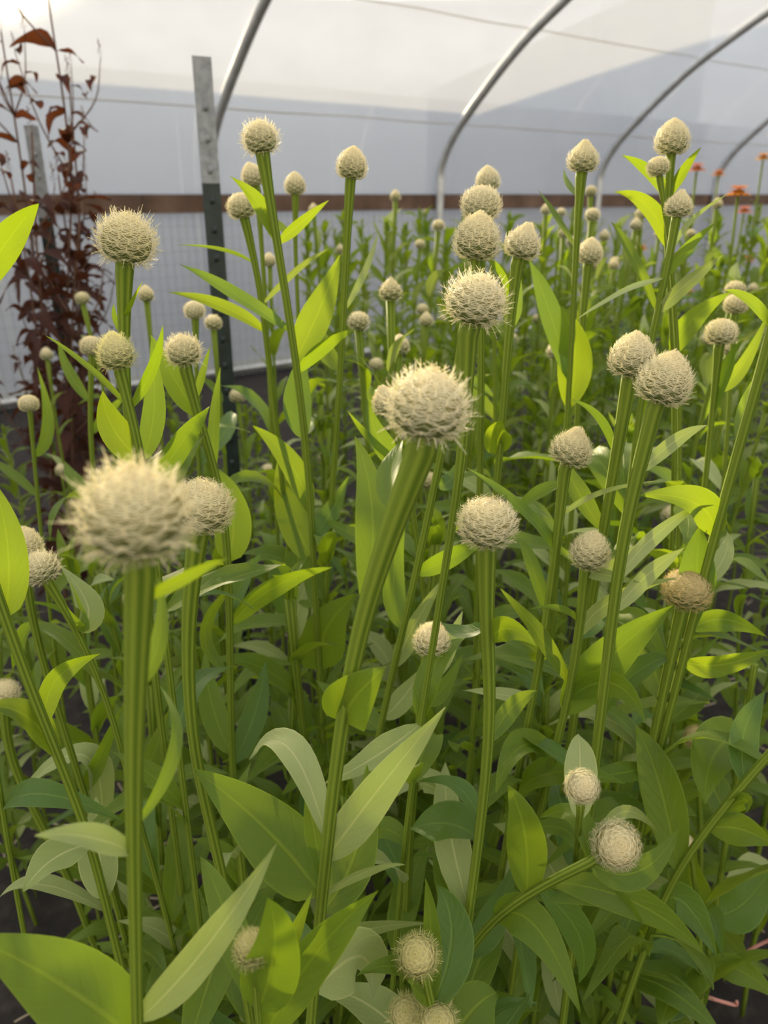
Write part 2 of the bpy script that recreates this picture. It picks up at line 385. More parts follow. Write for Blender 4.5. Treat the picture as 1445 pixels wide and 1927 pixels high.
# pale panels and a taller screen, added outside unseen to shade the film
rf = tag(bpy.data.objects.new('shade_wall', None), 'unseen pale panels added outside to shade the lower film', 'fence', kind='structure'); COL.objects.link(rf); rf.location = house(0, -0.55, 0)
s_ = S0 - 3
while s_ < S1 + 3:
    g = MB(); c_ = house(s_ + 0.6, -0.55, 0.925) - rf.location; g.add([c_ + WT * a + Vector((0, 0, b)) + WN * 0.01 * (1 - (a / .597) ** 2) for b in (-.925, .925) for a in (-.597, -.3, 0, .3, .597)], [(k, k + 1, k + 6, k + 5) for k in range(4)]); obj('panel', g.me('panel', SHADE_SCREEN, False), rf); s_ += 1.2
g = MB()
zt = lambda q: 1.88 + (q - 4.45) * 0.382  # top of the added screen, sloped to draw the rising shadow edge
rs = tag(bpy.data.objects.new('shade_wall_high', None), 'taller pale screen outside with a sloping top, shading the film', 'screen', kind='structure'); COL.objects.link(rs); rs.location = house(4.45, -0.7, 0)
for k in range(4):
    a, b = 4.45 + k * 0.98, 4.45 + (k + 1) * 0.98 - 0.006
    me_ = mesh('panel', [house(a, -.7, 0) - rs.location, house(b, -.7, 0) - rs.location, house(b, -.7, zt(b)) - rs.location, house(a, -.7, zt(a)) - rs.location], [(0, 1, 2, 3)], SHADE_SCREEN, False)
    obj('panel', me_, rs)

# ------------------------------------------------------------------ T-posts
def t_post(base, top, split, label):
    base = Vector(base); top = Vector(top); ax = (top - base).normalized(); Lh = (top - base).length
    root = empty('t_post', base, label, 'fence post', 'steel posts at the bed end')
    face = (CAM - base); face.z = 0; face = face.normalized(); face = (face + WT * 0.25).normalized()
    face = (face - ax * face.dot(ax)).normalized(); side = ax.cross(face)
    def seg(name, a, b, mat):
        g = MB(); c = ax * ((a + b) / 2); h = ax * ((b - a) / 2)
        g.box(c, side * 0.0175, face * 0.0022, h); g.box(c - face * 0.017, side * 0.0022, face * 0.016, h)
        return obj(name, g.me(name, mat, False), root)
    seg('shaft', -0.02, split, POST_GREEN); tip = seg('tip', split, Lh, POST_TIP)
    k = 0.06
    while k < Lh - 0.03:
        g = MB(); c = ax * k + face * 0.0035
        for q in (-1, 1):
            g.add([c + side * 0.005 * x + ax * 0.008 * z_ + face * (0.004 if abs(x) < 1 and abs(z_) < 1 else -0.002) for x in (-1, -.5, .5, 1) for z_ in (-1, -.5, .5, 1)],
                  [(i * 4 + j, i * 4 + j + 1, i * 4 + j + 5, i * 4 + j + 4) for i in range(3) for j in range(3)]) if q == 1 else None
        obj('stud', g.me('stud', POST_TIP if k > split else POST_GREEN), root); k += 0.054
def post_from_pixels(p_top, p_low, depth, split_y, label):
    T = at(*p_top, depth); Lw = at_y(*p_low, T.y)
    d = (T - Lw); base = T - d * (T.z / d.z)
    sp = at_y(p_top[0] + (p_low[0] - p_top[0]) * (split_y - p_top[1]) / (p_low[1] - p_top[1]), split_y, T.y)
    t_post(base, T, (sp - base).length, label)
post_from_pixels((379, 106), (416, 600), 1.42, 345, 'tall dark steel post with a pale grey tip behind the flower buds')
post_from_pixels((58, 236), (118, 620), 2.0, 410, 'dark steel post with a grey tip tangled in the bronze-leaved plants')

# ------------------------------------------------------------------ leaves
def leaf_shape(t, kind=0):
    if kind == 1: return max(0.0, math.sin(math.pi * min(1, t ** 0.62))) ** 0.85     # broad near base
    return max(0.0, math.sin(math.pi * t ** 0.8)) ** 0.9 * (1 - 0.12 * t) + 0.10 * (1 - t) ** 3
def leaf_geom(B, M, T, W, face, roll, fold=0.25, wave=0.06, rows=12, kind=0, seed=0):
    """leaf along the curve B-M-T (M at the middle); face = the direction its blade looks to"""
    B, M, T = Vector(B), Vector(M), Vector(T); Q = M * 2 - (B + T) * 0.5
    r = random.Random(seed); ph = r.uniform(0, 6.28); fr = r.uniform(7, 12)
    vs = []; uvs = []; us = (-1, -0.55, 0, 0.55, 1)
    for i in range(rows + 1):
        t = i / rows
        p = B * (1 - t) ** 2 + Q * (2 * t * (1 - t)) + T * t * t
        d = (Q - B) * (2 * (1 - t)) + (T - Q) * (2 * t)
        d = d.normalized() if d.length > 1e-9 else (T - B).normalized()
        f = face - d * face.dot(d)
        if f.length < 1e-4: f = d.orthogonal()
        f.normalize(); s = d.cross(f)
        if roll: f, s = f * math.cos(roll) + s * math.sin(roll), s * math.cos(roll) - f * math.sin(roll)
        hw = W * 0.5 * leaf_shape(t, kind)
        if i == rows: hw = W * 0.008
        for u in us:
            off = fold * abs(u) * hw + wave * W * math.sin(fr * t + ph + (1.5 if u > 0 else 0)) * abs(u) ** 2 * min(1, t * 3)
            vs.append(p + s * (u * hw) + f * off); uvs.append((0.5 + 0.5 * u, t))
    fs = [(i * 5 + j, i * 5 + j + 1, i * 5 + j + 6, i * 5 + j + 5) for i in range(rows) for j in range(4)]
    return vs, fs, uvs

# ------------------------------------------------------------------ buds
PROFILES = {
    'round': ([-.72, -.66, -.45, -.1, .25, .55, .76, .86, .9], [.42, .66, .9, 1, .97, .8, .52, .25, .02]),
    'egg': ([-.75, -.68, -.45, 0, .45, .85, 1.12, 1.28], [.42, .66, .92, 1, .88, .6, .3, .02]),
    'cone': ([-.7, -.62, -.4, 0, .4, .8, 1.12, 1.45], [.42, .7, .95, 1, .85, .53, .25, .02]),
}
def make_bud(kind, seed, cols=14, rows=10, per=6, spike=0.1, loose=1.0, mat=None, lod=0):
    r = random.Random(seed); zs, rs = PROFILES[kind]
    c = catmull([(a, b, 0) for a, b in zip(rs, zs)], 5)
    prof = [(max(p.x, 0.001), p.y) for p in c]
    # arc-length parametrisation
    L = [0]
    for i in range(1, len(prof)): L.append(L[-1] + math.hypot(prof[i][0] - prof[i - 1][0], prof[i][1] - prof[i - 1][1]))
    def sample(f):
        x = f * L[-1]
        for i in range(1, len(L)):
            if L[i] >= x:
                k = (x - L[i - 1]) / max(L[i] - L[i - 1], 1e-9)
                a, b = prof[i - 1], prof[i]
                t = Vector((b[0] - a[0], b[1] - a[1])).normalized()
                return a[0] + (b[0] - a[0]) * k, a[1] + (b[1] - a[1]) * k, t
        return prof[-1][0], prof[-1][1], Vector((-1, 0))
    n = 18; vs = []; fs = []
    for p in prof:
        for k in range(n): a = 2 * math.pi * k / n; vs.append((p[0] * .93 * math.cos(a), p[0] * .93 * math.sin(a), p[1] * .96))
    for i in range(len(prof) - 1):
        for k in range(n): fs.append((i * n + k, i * n + (k + 1) % n, (i + 1) * n + (k + 1) % n, (i + 1) * n + k))
    core = mesh('bud_' + kind, vs, fs, CORE)
    core.materials.clear(); core.materials.append(CORE)
    g = MB()
    def ribbon(pts, w, side):
        m = len(pts); vv = []
        for i, p in enumerate(pts):
            k = w * (1 - 0.75 * i / (m - 1)); vv += [p - side * k, p + side * k]
        g.add(vv, [(2 * i, 2 * i + 1, 2 * i + 3, 2 * i + 2) for i in range(m - 1)])
    bw = 0.0145 if lod == 0 else 0.03
    for ci in range(cols):
        for j in range(rows):
            fj = 0.015 + 0.95 * (j + (0.5 if ci % 2 else 0)) / rows + r.uniform(-.01, .01)
            if fj > 0.975: continue
            rad, z, tn = sample(fj)
            if rad < 0.24 and ci % 2: continue
            if rad < 0.12 and ci % 4: continue
            a = 2 * math.pi * (ci + 0.16 * fj * rows) / cols + r.uniform(-.03, .03)
            er = Vector((math.cos(a), math.sin(a), 0)); ez = Vector((0, 0, 1)); S = Vector((-math.sin(a), math.cos(a), 0))
            T = er * tn.x + ez * tn.y; Nn = er * tn.y - ez * tn.x
            P = er * rad + ez * z - Nn * 0.02
            spacing = 2 * math.pi * max(rad, .2) / cols
            lm = 0.25 * r.uniform(.9, 1.15)
            out = spike * r.uniform(.3, 1.6) * (1.0 if rad > .5 else .5)
            arch = 0.05 * r.uniform(.7, 1.2)
            def mid(q): return P + T * (lm * q) + Nn * (0.02 + arch * math.sin(min(q, 1) * 2.6) + out * max(0, q - .65) * 2.2)
            w0 = min(0.036, spacing * .1)
            mp = [mid(0), mid(.4), mid(.75), mid(1.1 + .3 * r.random())]
            vv = []
            for i, p in enumerate(mp):
                k = w0 * (1, .9, .65, .22)[i]; vv += [p - S * k - Nn * .02, p + Nn * .012, p + S * k - Nn * .02]
            g.add(vv, [(3 * i + q, 3 * i + q + 1, 3 * i + q + 4, 3 * i + q + 3) for i in range(3) for q in (0, 1)])
            for sg in (-1, 1):
                for b in range(per):
                    q = 0.05 + 0.9 * b / max(per - 1, 1)
                    st = mid(q); ln = min(0.40, spacing * .98) * (0.85 + 0.4 * math.sin(math.pi * q)) * r.uniform(.8, 1.2)
                    el = -0.30 + 0.85 * q + r.uniform(-.15, .15)
                    d = S * (sg * math.cos(el)) + T * math.sin(el)
                    lift = 0.02 + 0.05 * loose * r.random() + out * q * .10
                    p1 = st + d * (ln * .55) + Nn * (0.03 + lift * .4); p2 = st + d * ln + T * (ln * .26) + Nn * (lift - 0.02)
                    perp = Nn.cross(d).normalized()
                    ribbon([st, p1, p2] if lod == 0 else [st, p2], bw, perp)
    fr = g.me('fringe_' + kind, mat or FRINGE, False)
    return core, fr, zs[0], zs[-1]
BUDS = {}
def bud_meshes(kind, style='cream', lod=0, var=0):
    key = (kind, style, lod, var)
    if key not in BUDS:
        sp = {'cream': .10, 'spiky': .26, 'old': .06, 'young': .22, 'tight': .05}[style]
        mt = {'old': FRINGE_OLD, 'young': FRINGE_YOUNG}.get(style, FRINGE)
        if lod == 0: BUDS[key] = make_bud(kind, {'round': 1, 'egg': 2, 'cone': 3}[kind] + var * 13 + len(style), 16, 7, 6, sp, 1.15 if sp > .2 else 1.0, mt)
        else: BUDS[key] = make_bud(kind, 5 + var, 12, 5, 3, sp, 1.0, mt, lod=1)
    return BUDS[key]
def add_bud(root, P, axis, D, kind, style='cream', lod=0, var=0):
    """bud whose widest circle is centred on P"""
    core, fr, zb, zt = bud_meshes(kind, style, lod, var)
    q = Vector(axis).normalized().to_track_quat('Z', 'Y')
    M = Matrix.Translation(Vector(P) - root.location) @ q.to_matrix().to_4x4() @ Matrix.Rotation(rnd.uniform(0, 6.28), 4, 'Z') @ Matrix.Scale(D / 2, 4)
    b = obj('bud', core, root, mat4=M)
    f = obj('bract_fringe', fr, b); f['kind'] = 'stuff'
    return zb * D / 2

# shared leaf meshes: lie along +X from the origin, blade looks to +Z, length 1
PROTO_LEAVES = []
for i in range(10):
    r = random.Random(100 + i); sag = r.uniform(-0.06, 0.14); tipz = r.uniform(-0.38, 0.14)
    v, f, uvv = leaf_geom((0, 0, 0), (0.5, r.uniform(-.06, .06), 0.10 + sag), (0.97, r.uniform(-.1, .1), tipz), r.uniform(0.2, 0.30), Vector((0, 0, 1)), r.uniform(-.3, .3), r.uniform(.15, .4), .07, 8, 0, i)
    PROTO_LEAVES.append(mesh('leaf_blade', v, f, LEAF, True, uvv))
PROTO_PALE = []; PROTO_BLUE = []
for src in PROTO_LEAVES:
    a = src.copy(); a.materials.clear(); a.materials.append(LEAF_PALE); PROTO_PALE.append(a)
    a = src.copy(); a.materials.clear(); a.materials.append(LEAF_BLUE); PROTO_BLUE.append(a)
def pick_leaf(r):
    k = r.random(); i = r.randrange(len(PROTO_LEAVES))
    return (PROTO_LEAVES if k < .78 else PROTO_BLUE if k < .88 else PROTO_PALE)[i]

def leaf_matrix(p, az, el, roll, size):
    return (Matrix.Translation(p) @ Matrix.Rotation(az, 4, 'Z') @ Matrix.Rotation(-el, 4, 'Y') @ Matrix.Rotation(roll, 4, 'X') @ Matrix.Scale(size, 4))


# ------------------------------------------------------------------ basketflowers picked out one by one
HERO = {}
GRP = 'basketflowers in the bed'
def hero(key, label, bud, path, wt=None, wl=None, axis=None, lean=0.0, depth=None, auto=9, dec=1.0, var=0, group=GRP, cat='flower'):
    if bud:
        x, y, w, kind, style, D = bud
        dp = D * F_PX / w; P0 = at(x, y, dp)
        pts = [at_y(px, py, P0.y + lean * i) for i, (px, py) in enumerate(path)]
        ax = Vector(axis).normalized() if axis else (P0 - pts[0]).normalized()
        if not axis: ax = (ax + Vector((0, 0, .25))).normalized()
        top = P0 - ax * (0.70 * D / 2)
        line = [top] + ([] if axis else [top - ax * D * .25]) + [p for p in pts if (p - top).length > D * .45]
        wt = wt or w * .46; wl = wl or w * .25
        rt, rl = wt * dp / F_PX / 2, wl * dp / F_PX / 2
    else:
        P0 = at(*path[0], depth); dp = depth
        line = [at_y(px, py, P0.y + lean * i) for i, (px, py) in enumerate(path)]
        D = .03; rt = rl = wl * dp / F_PX / 2
    last = line[-1]; prev = line[-2]
    sl_ = (last - prev) / max(abs(last.z - prev.z), 0.02)
    sx = max(-.5, min(.5, sl_.x * .6)); sy = max(-.4, min(.4, sl_.y * .6))
    zl = last.z
    if zl > .05:
        dv = (last - prev).normalized(); a_ = last.copy()
        if dv.z > -.3: dv = (dv + Vector((0, 0, -.6))).normalized()
        while a_.z > 0:
            dv = (dv + Vector((0, 0, -.10))).normalized(); a_ = a_ + dv * .03; line.append(a_.copy())
        line[-1].z = -0.01
    base = line[-1].copy(); base.z = 0
    # even steps along the line, then smoothed so that no joint shows
    acc = [line[0]]; STEP = .014
    for a_, b_ in zip(line, line[1:]):
        n_ = max(1, int(round((b_ - a_).length / STEP)))
        acc += [a_.lerp(b_, k_ / n_) for k_ in range(1, n_ + 1)]
    c = acc
    for it in range(14):
        c = [c[0], c[1]] + [(c[k_ - 1] + c[k_] * 2 + c[k_ + 1]) * .25 for k_ in range(2, len(c) - 1)] + [c[-1]]
    Ls = [0]
    for i in range(1, len(c)): Ls.append(Ls[-1] + (c[i] - c[i - 1]).length)
    rad = [rl + (rt - rl) * math.exp(-max(0, l - D * .15) / (dec * D)) for l in Ls]
    rad = [.82 * q * (1 - .15 * min(1, l / .8)) for q, l in zip(rad, Ls)]
    root = empty('basketflower', base, label, cat, group)
    g = MB(); g.tube([p - base for p in c], rad, 14, 0.07); obj('stem', g.me('stem', STEM), root)
    if bud: add_bud(root, P0, ax, D, kind, style, 0, var)
    HERO[key] = dict(spot=pix(P0), root=root, c=c, px=[pix(p) for p in c], r=random.Random(key))
    if auto:
        r = random.Random(key + 'a')
        for i in range(auto):
            z = r.uniform(.12, max(.2, zl - .02)); p = min(c, key=lambda q: abs(q.z - z))
            obj('leaf', pick_leaf(r), root, mat4=leaf_matrix(p - base, r.uniform(0, 6.28), r.uniform(-.1, .8), r.uniform(-.4, .4), r.uniform(.085, .13)))
MATS = {'g': LEAF, 'p': LEAF_PALE, 'b': LEAF_BLUE}
def leaf(key, bx, by, mx, my, tx, ty, w, roll=0, dd=None, mat='g', kind=0, fold=.25):
    h = HERO[key]; r = h['r']
    i = min(range(len(h['c'])), key=lambda k: (h['px'][k][0] - bx) ** 2 + (h['px'][k][1] - by) ** 2)
    d0 = depth_of(h['c'][i]); dist = math.hypot(h['px'][i][0] - bx, h['px'][i][1] - by)
    # take the exact point on the stem at that height when close, else a leaf reaching out from it
    B = h['c'][i]
    if dd is None: dd = r.uniform(-.04, .05) * d0 / .5
    M = at(mx, my, d0 + dd * .5); T = at(tx, ty, d0 + dd)
    W = w * d0 / F_PX
    Cn = (CAM - M).normalized(); face = (Cn + Vector((0, 0, .15))).normalized()
    o = h['root'].location
    v, f, uvv = leaf_geom(B - o, M - o, T - o, W, face, math.radians(roll + r.uniform(-8, 8)), fold, .05, 14, kind, r.randrange(9999))
    obj('leaf', mesh('leaf', v, f, MATS[mat], True, uvv), h['root'])

CR = 'cream'
hero('F1', 'largest blurred cream flower bud on a thick pale green stem, nearest the lens', (255, 972, 190, 'round', 'spiky', .034), [(263, 1075), (254, 1300), (250, 1500), (255, 1700), (258, 1920)], 74, 34, auto=3, dec=2.6)
hero('F2', 'big slightly blurred cream bud on a thick slanting stem in the centre', (805, 768, 140, 'round', 'spiky', .034), [(788, 850), (742, 965), (692, 1110), (656, 1270), (636, 1400), (602, 1720), (585, 1920)], 76, 36, auto=4, var=1, dec=2.4)
hero('F3', 'cream bud on a thick dark ribbed stem just behind the largest blurred bud', (380, 955, 104, 'round', CR, .034), [(362, 1040), (350, 1200), (360, 1400), (410, 1610)], 50, 30, dec=1.5)
hero('F4', 'spiny round cream bud above the big central bud, on a flared ribbed stem', (895, 570, 102, 'round', 'spiky', .033), [(876, 630), (872, 690), (880, 827), (843, 1023), (827, 1140), (800, 1300)], 50, 20, var=2, dec=1.6)
hero('F5', 'egg-shaped cream bud third down in the column of stacked buds', (897, 455, 80, 'egg', CR, .031), [(889, 505), (872, 640), (850, 750), (827, 870), (782, 1083), (735, 1280), (700, 1440)], 34, 21)
hero('F6', 'pointed cream bud just to the side of the column of stacked buds', (983, 462, 62, 'cone', CR, .028), [(968, 505), (955, 650), (945, 800), (930, 960), (915, 1100)], 30, 19)
hero('F7', 'squat round bud second down in the column of stacked buds', (905, 386, 68, 'round', CR, .031), [(903, 420), (905, 520), (905, 700)], 30, 18, var=1)
hero('F8', 'small out-of-focus bud topmost in the column of stacked buds', (918, 342, 42, 'egg', 'tight', .026), [(920, 370), (925, 480), (930, 640)])
hero('F9', 'smooth egg-shaped bud standing alone against the pale film between post and hoop', (662, 314, 53, 'egg', 'tight', .026), [(658, 345), (650, 500), (641, 700), (628, 880), (620, 1000)], 24, 16, dec=1.6)
hero('F10', 'tall cream bud beside the grey-tipped post, highest of its cluster', (490, 262, 62, 'round', 'spiky', .029), [(497, 300), (512, 400), (545, 600), (566, 750), (582, 900), (592, 1100), (602, 1280)], 32, 19, var=1)
hero('F11', 'small pale bud half hidden below the tallest bud beside the post', (476, 334, 40, 'egg', 'tight', .026), [(487, 362), (497, 520), (505, 680)])
hero('F12', 'bristly bud leaning against the dark post, below the tallest one', (455, 390, 50, 'round', CR, .026), [(464, 420), (488, 520), (508, 700), (522, 820)], 22, 14)
hero('F13', 'little cream bud just above the hip board between post and lone egg-shaped bud', (555, 350, 37, 'egg', 'tight', .024), [(556, 375), (553, 430), (560, 560), (565, 700)])
hero('F14', 'wide spiny cream bud on a ribbed flared neck in front of the wire fence', (238, 455, 98, 'round', 'spiky', .036), [(234, 497), (231, 560), (230, 640), (238, 760), (250, 880)], 42, 22, var=2)
hero('F15', 'yellowish bud with a pointed tip directly below the wide spiny bud', (219, 668, 63, 'egg', 'young', .0225), [(228, 702), (245, 765), (262, 835), (276, 900), (290, 1020)], 28, 20)
hero('F16', 'white spiny bud beside a broad sunlit leaf, before the dark post foot', (345, 662, 61, 'round', 'spiky', .027), [(352, 702), (372, 790), (400, 860), (424, 960), (432, 1130), (435, 1400), (450, 1640)], 30, 20, var=1)
hero('F17', 'smooth pale green-white bud next to the yellowish one', (172, 652, 38, 'round', 'tight', .024), [(173, 680), (168, 800), (178, 910)], 17, 12)
hero('F18', 'small round bud at the foot of the dark post', (366, 585, 36, 'round', 'tight', .024), [(368, 610), (370, 700), (372, 800)], 17, 10)
hero('F22', 'small round bud alone among dark bronze stalks at the left edge', (54, 760, 33, 'round', 'tight', .022), [(58, 785), (66, 880), (76, 990)], 12, 9)
hero('F23', 'bud cut by a bright leaf at the left edge, upper of two', (45, 1030, 62, 'egg', CR, .027), [(42, 1085), (62, 1180), (100, 1310), (158, 1490), (215, 1690)], 24, 18)
hero('F24', 'cream bud near the left edge on a slanting neck, lower of two', (76, 1070, 62, 'round', 'spiky', .026), [(97, 1100), (145, 1175), (180, 1265), (208, 1330), (262, 1545), (290, 1640)], 27, 15)
hero('F25', 'bud half cut off by the left edge of the picture', (8, 1305, 50, 'round', CR, .027), [(5, 1385), (40, 1480), (125, 1640), (210, 1860)], 24, 20)
hero('E1', 'green stem leaning in from the left edge with one broad bright leaf', None, [(-15, 1090), (22, 1200), (75, 1340), (165, 1560), (238, 1860)], wl=25, depth=.50)
hero('E0', 'stem outside the left edge whose sunlit leaf reaches into view', None, [(-75, 450), (-70, 620), (-60, 900)], wl=18, depth=.46, auto=2)
hero('F26', 'pointed cream bud in front of the tunnel hoop, rising high over the field', (1097, 302, 53, 'cone', CR, .026), [(1093, 332), (1085, 440), (1078, 590), (1070, 740)], 26, 14)
hero('F27', 'highest bud of the right-hand pair, egg-shaped against the film', (1265, 266, 58, 'egg', 'tight', .027), [(1262, 298), (1252, 380), (1254, 470), (1268, 640), (1270, 800)], 22, 15)
hero('F28', 'smaller bud tucked just beneath the highest right-hand bud', (1238, 315, 38, 'round', 'tight', .0172), [(1243, 338), (1254, 390), (1262, 470), (1274, 640)], 16, 11)
hero('F29', 'pointed bristly bud below the right-hand pair, on a thin bright stem', (1277, 390, 46, 'cone', CR, .020), [(1270, 420), (1256, 520), (1235, 595), (1215, 680), (1200, 800)], 22, 16, var=1)
hero('F30', 'blurred egg-shaped bud on a dark stem below the pointed hoop-side bud', (1110, 478, 44, 'egg', 'tight', .026), [(1105, 508), (1096, 590), (1090, 720)], 22, 14)
hero('F31', 'woven-looking cream bud, rear one of two side by side', (1190, 677, 78, 'egg', CR, .031), [(1183, 718), (1165, 830), (1140, 970), (1120, 1090)], 36, 23, dec=2.2)
hero('F32', 'woven-looking cream bud, front one of two side by side', (1250, 722, 92, 'egg', CR, .032), [(1230, 768), (1205, 860), (1180, 970), (1164, 1060), (1150, 1180)], 40, 28, var=1, dec=2.2)
hero('F33', 'sharp pointed cream bud on a straight stem in the right middle', (1075, 848, 70, 'cone', CR, .028), [(1060, 885), (1050, 1000), (1035, 1130), (1015, 1250), (985, 1400)], 30, 21)
hero('F34', 'round cream bud below the sharp pointed one, over a pale leaf', (1110, 1042, 68, 'egg', CR, .028), [(1100, 1080), (1090, 1200), (1070, 1320), (1042, 1420), (1018, 1520), (1000, 1620)], 30, 20, var=2)
hero('F35', 'broad cream bud on a thick dark ribbed stem right of the centre', (917, 987, 100, 'round', CR, .032), [(915, 1040), (912, 1180), (926, 1300), (920, 1400), (905, 1550), (890, 1660)], 46, 28, var=2, dec=1.8)
hero('F36', 'tall narrow egg-shaped bud peeking out behind a slanting stem', (812, 1208, 62, 'egg', CR, .026), [(798, 1258), (794, 1340), (775, 1500), (765, 1700)], 34, 22, dec=1.8)
hero('F37', 'faded brownish bud half hidden by a slanting stem at the right', (1292, 1112, 80, 'round', 'old', .035), [(1278, 1165), (1262, 1230), (1240, 1340)], 32, 22)
hero('F38', 'small bud seen from above in front of an upright leaf, low right', (1095, 1480, 58, 'round', 'tight', .0205), [(1092, 1520), (1085, 1600), (1075, 1720)], 24, 16, axis=(-.05, -.75, .75), lean=.05)
hero('F39', 'round cream bud facing the viewer on a low stem reaching sideways', (1159, 1590, 80, 'round', CR, .03), [(1110, 1622), (1010, 1668), (925, 1725), (870, 1800), (840, 1900)], 26, 22, axis=(-.02, -.72, .75), lean=.01)
hero('F40', 'tiny unopened bud among dark leaves, lowest at the right', (1290, 1585, 27, 'round', 'tight', .0135), [(1300, 1610), (1310, 1680)], 12, 10, axis=(-.1, -.6, .8))
hero('F41', 'dull bud lying in the shade between leaves at the right', (1310, 1388, 42, 'round', 'old', .025), [(1312, 1410), (1316, 1500)], 16, 12, axis=(-.2, -.5, .8))
hero('F42', 'loose spiky young bud among the bottom leaves', (787, 1798, 70, 'round', 'young', .026), [(800, 1840), (820, 1925)], 26, 20, axis=(-.2, -.55, .8), auto=2)
hero('F43', 'spiky young bud at the bottom edge, left of its twin', (765, 1908, 60, 'round', 'young', .024), [(770, 1945), (780, 2020)], 24, 16, axis=(-.1, -.5, .85), auto=1)
hero('F44', 'spiky young bud cut by the bottom edge, right of its twin', (822, 1925, 68, 'round', 'young', .026), [(826, 1965), (830, 2040)], 24, 16, axis=(.05, -.5, .85), auto=1)
hero('F45', 'blurred yellow-green young bud wrapped in leaves at the bottom', (474, 1785, 62, 'egg', 'young', .0165), [(480, 1830), (488, 1920), (492, 2000)], 24, 16, auto=1)
hero('F46', 'pale bud among leaves at the right edge, lowest of three together', (1357, 627, 52, 'round', CR, .027), [(1352, 660), (1342, 760), (1330, 880)])
hero('F47', 'pale bud at the right edge, middle of three together', (1385, 573, 40, 'round', 'tight', .025), [(1382, 600), (1376, 700), (1370, 800)])
hero('F48', 'cream bud half hidden behind the big central bud', (727, 757, 50, 'cone', CR, .025), [(745, 800), (765, 880), (780, 980)], 20, 14)
hero('E2', 'long smooth stem slanting down from the right edge, bud out of view', None, [(1462, 580), (1445, 655), (1400, 810), (1352, 980), (1328, 1070), (1298, 1190), (1258, 1345)], wl=25, depth=.55)
hero('E3', 'leafy stem slanting in at the lower right edge', None, [(1480, 1385), (1400, 1470), (1330, 1560), (1270, 1640), (1230, 1740)], wl=20, depth=.62)
hero('E4', 'stem carrying large drooping leaves in the lower right corner', None, [(1420, 1250), (1400, 1380), (1370, 1560), (1345, 1720), (1320, 1880)], wl=16, depth=.68)

# ---- their leaves: base, middle, tip in the photo's pixels, width, roll
leaf('E0', -60, 560, 12, 455, 72, 384, 62, 15, -.02)
leaf('E1', 12, 1160, 14, 1030, -12, 905, 70, 10, 0, kind=1)
leaf('E1', 100, 1440, 45, 1345, -30, 1335, 62, 35, -.03, 'g')
leaf('E1', 82, 1358, 105, 1280, 190, 1230, 48, 30, .02)
leaf('E1', 140, 1590, 98, 1618, 44, 1678, 70, 20, -.04, 'p')
leaf('E1', 165, 1740, 80, 1665, -5, 1692, 48, 40, -.02, 'p')
leaf('E1', 200, 1705, 186, 1600, 180, 1498, 78, -10, .03, 'p')
leaf('F23', 150, 1490, 185, 1430, 232, 1325, 34, 30, .02)
leaf('F23', 190, 1590, 165, 1425, 40, 1492, 66, 45, -.03, 'p')
leaf('F23', 60, 1180, 40, 1205, 25, 1260, 36, 30)
leaf('F24', 255, 1510, 292, 1410, 322, 1330, 38, 10, .03)
leaf('F24', 110, 1120, 160, 1180, 130, 1090, 20, 30)
leaf('F24', 190, 1290, 120, 1200, 50, 1175, 40, 25, .03)
leaf('F24', 150, 1180, 165, 1140, 110, 1060, 60, 20, .05, 'p')
leaf('F14', 235, 600, 244, 575, 268, 530, 10, 20)
leaf('F14', 228, 640, 216, 600, 215, 570, 12, 20)
leaf('F15', 257, 872, 212, 805, 193, 735, 62, 5, -.02, kind=1)
leaf('F15', 247, 768, 288, 690, 306, 612, 22, 10)
leaf('F15', 233, 757, 165, 690, 86, 632, 16, 25)
leaf('F15', 278, 880, 290, 770, 284, 640, 46, 0, .04)
leaf('F15', 282, 925, 340, 835, 394, 765, 46, 25, -.03, 'b')
leaf('F16', 374, 795, 330, 716, 283, 630, 50, 5, .01)
leaf('F16', 358, 750, 380, 705, 396, 650, 15, 10)
leaf('F16', 405, 880, 403, 790, 415, 690, 22, 10, .02)
leaf('F16', 433, 1065, 438, 965, 408, 880, 70, 0, .03, kind=1)
leaf('F16', 434, 1172, 515, 1105, 625, 1068, 42, 35, -.02)
leaf('F16', 433, 1160, 455, 1100, 491, 1040, 40, -30, .02, 'b')
leaf('F16', 433, 1270, 385, 1190, 450, 1090, 34, 40, .02)
leaf('F16', 436, 1420, 400, 1330, 385, 1225, 52, -10, .04)
leaf('F16', 437, 1440, 480, 1340, 500, 1245, 50, 10, .05, 'b')
leaf('F10', 585, 962, 545, 870, 476, 802, 46, 10, .02)
leaf('F10', 550, 668, 598, 590, 640, 480, 62, 0, .02)
leaf('F10', 558, 690, 610, 652, 668, 620, 28, 25, -.01)
leaf('F10', 520, 458, 490, 388, 433, 331, 34, 10, -.02)
leaf('F10', 522, 450, 565, 420, 618, 377, 24, 20, .02)
leaf('F10', 534, 615, 440, 552, 335, 496, 30, 30, -.03, 'b')
leaf('F12', 492, 632, 420, 577, 312, 549, 28, 15, -.02)
leaf('F12', 484, 505, 420, 470, 330, 461, 8, 20)
leaf('F12', 500, 570, 555, 510, 618, 468, 16, 35, 0, 'p')
leaf('F10', 572, 835, 560, 745, 575, 655, 56, -15, .04, 'b')
leaf('F10', 590, 1010, 622, 965, 656, 898, 42, -20, .02, 'b')
leaf('F10', 590, 1060, 545, 950, 530, 845, 64, 0, .05, kind=1)
leaf('F10', 600, 1255, 614, 1185, 672, 1118, 90, 5, -.03, kind=1)
leaf('F10', 596, 1150, 560, 1060, 590, 920, 60, 10, .07)
leaf('F1', 290, 1110, 350, 1085, 428, 1050, 28, 20, .0)
leaf('F1', 268, 1310, 300, 1200, 298, 1085, 34, 10, .03)
leaf('F1', 246, 1612, 165, 1575, 66, 1572, 52, 25, -.02, 'p')
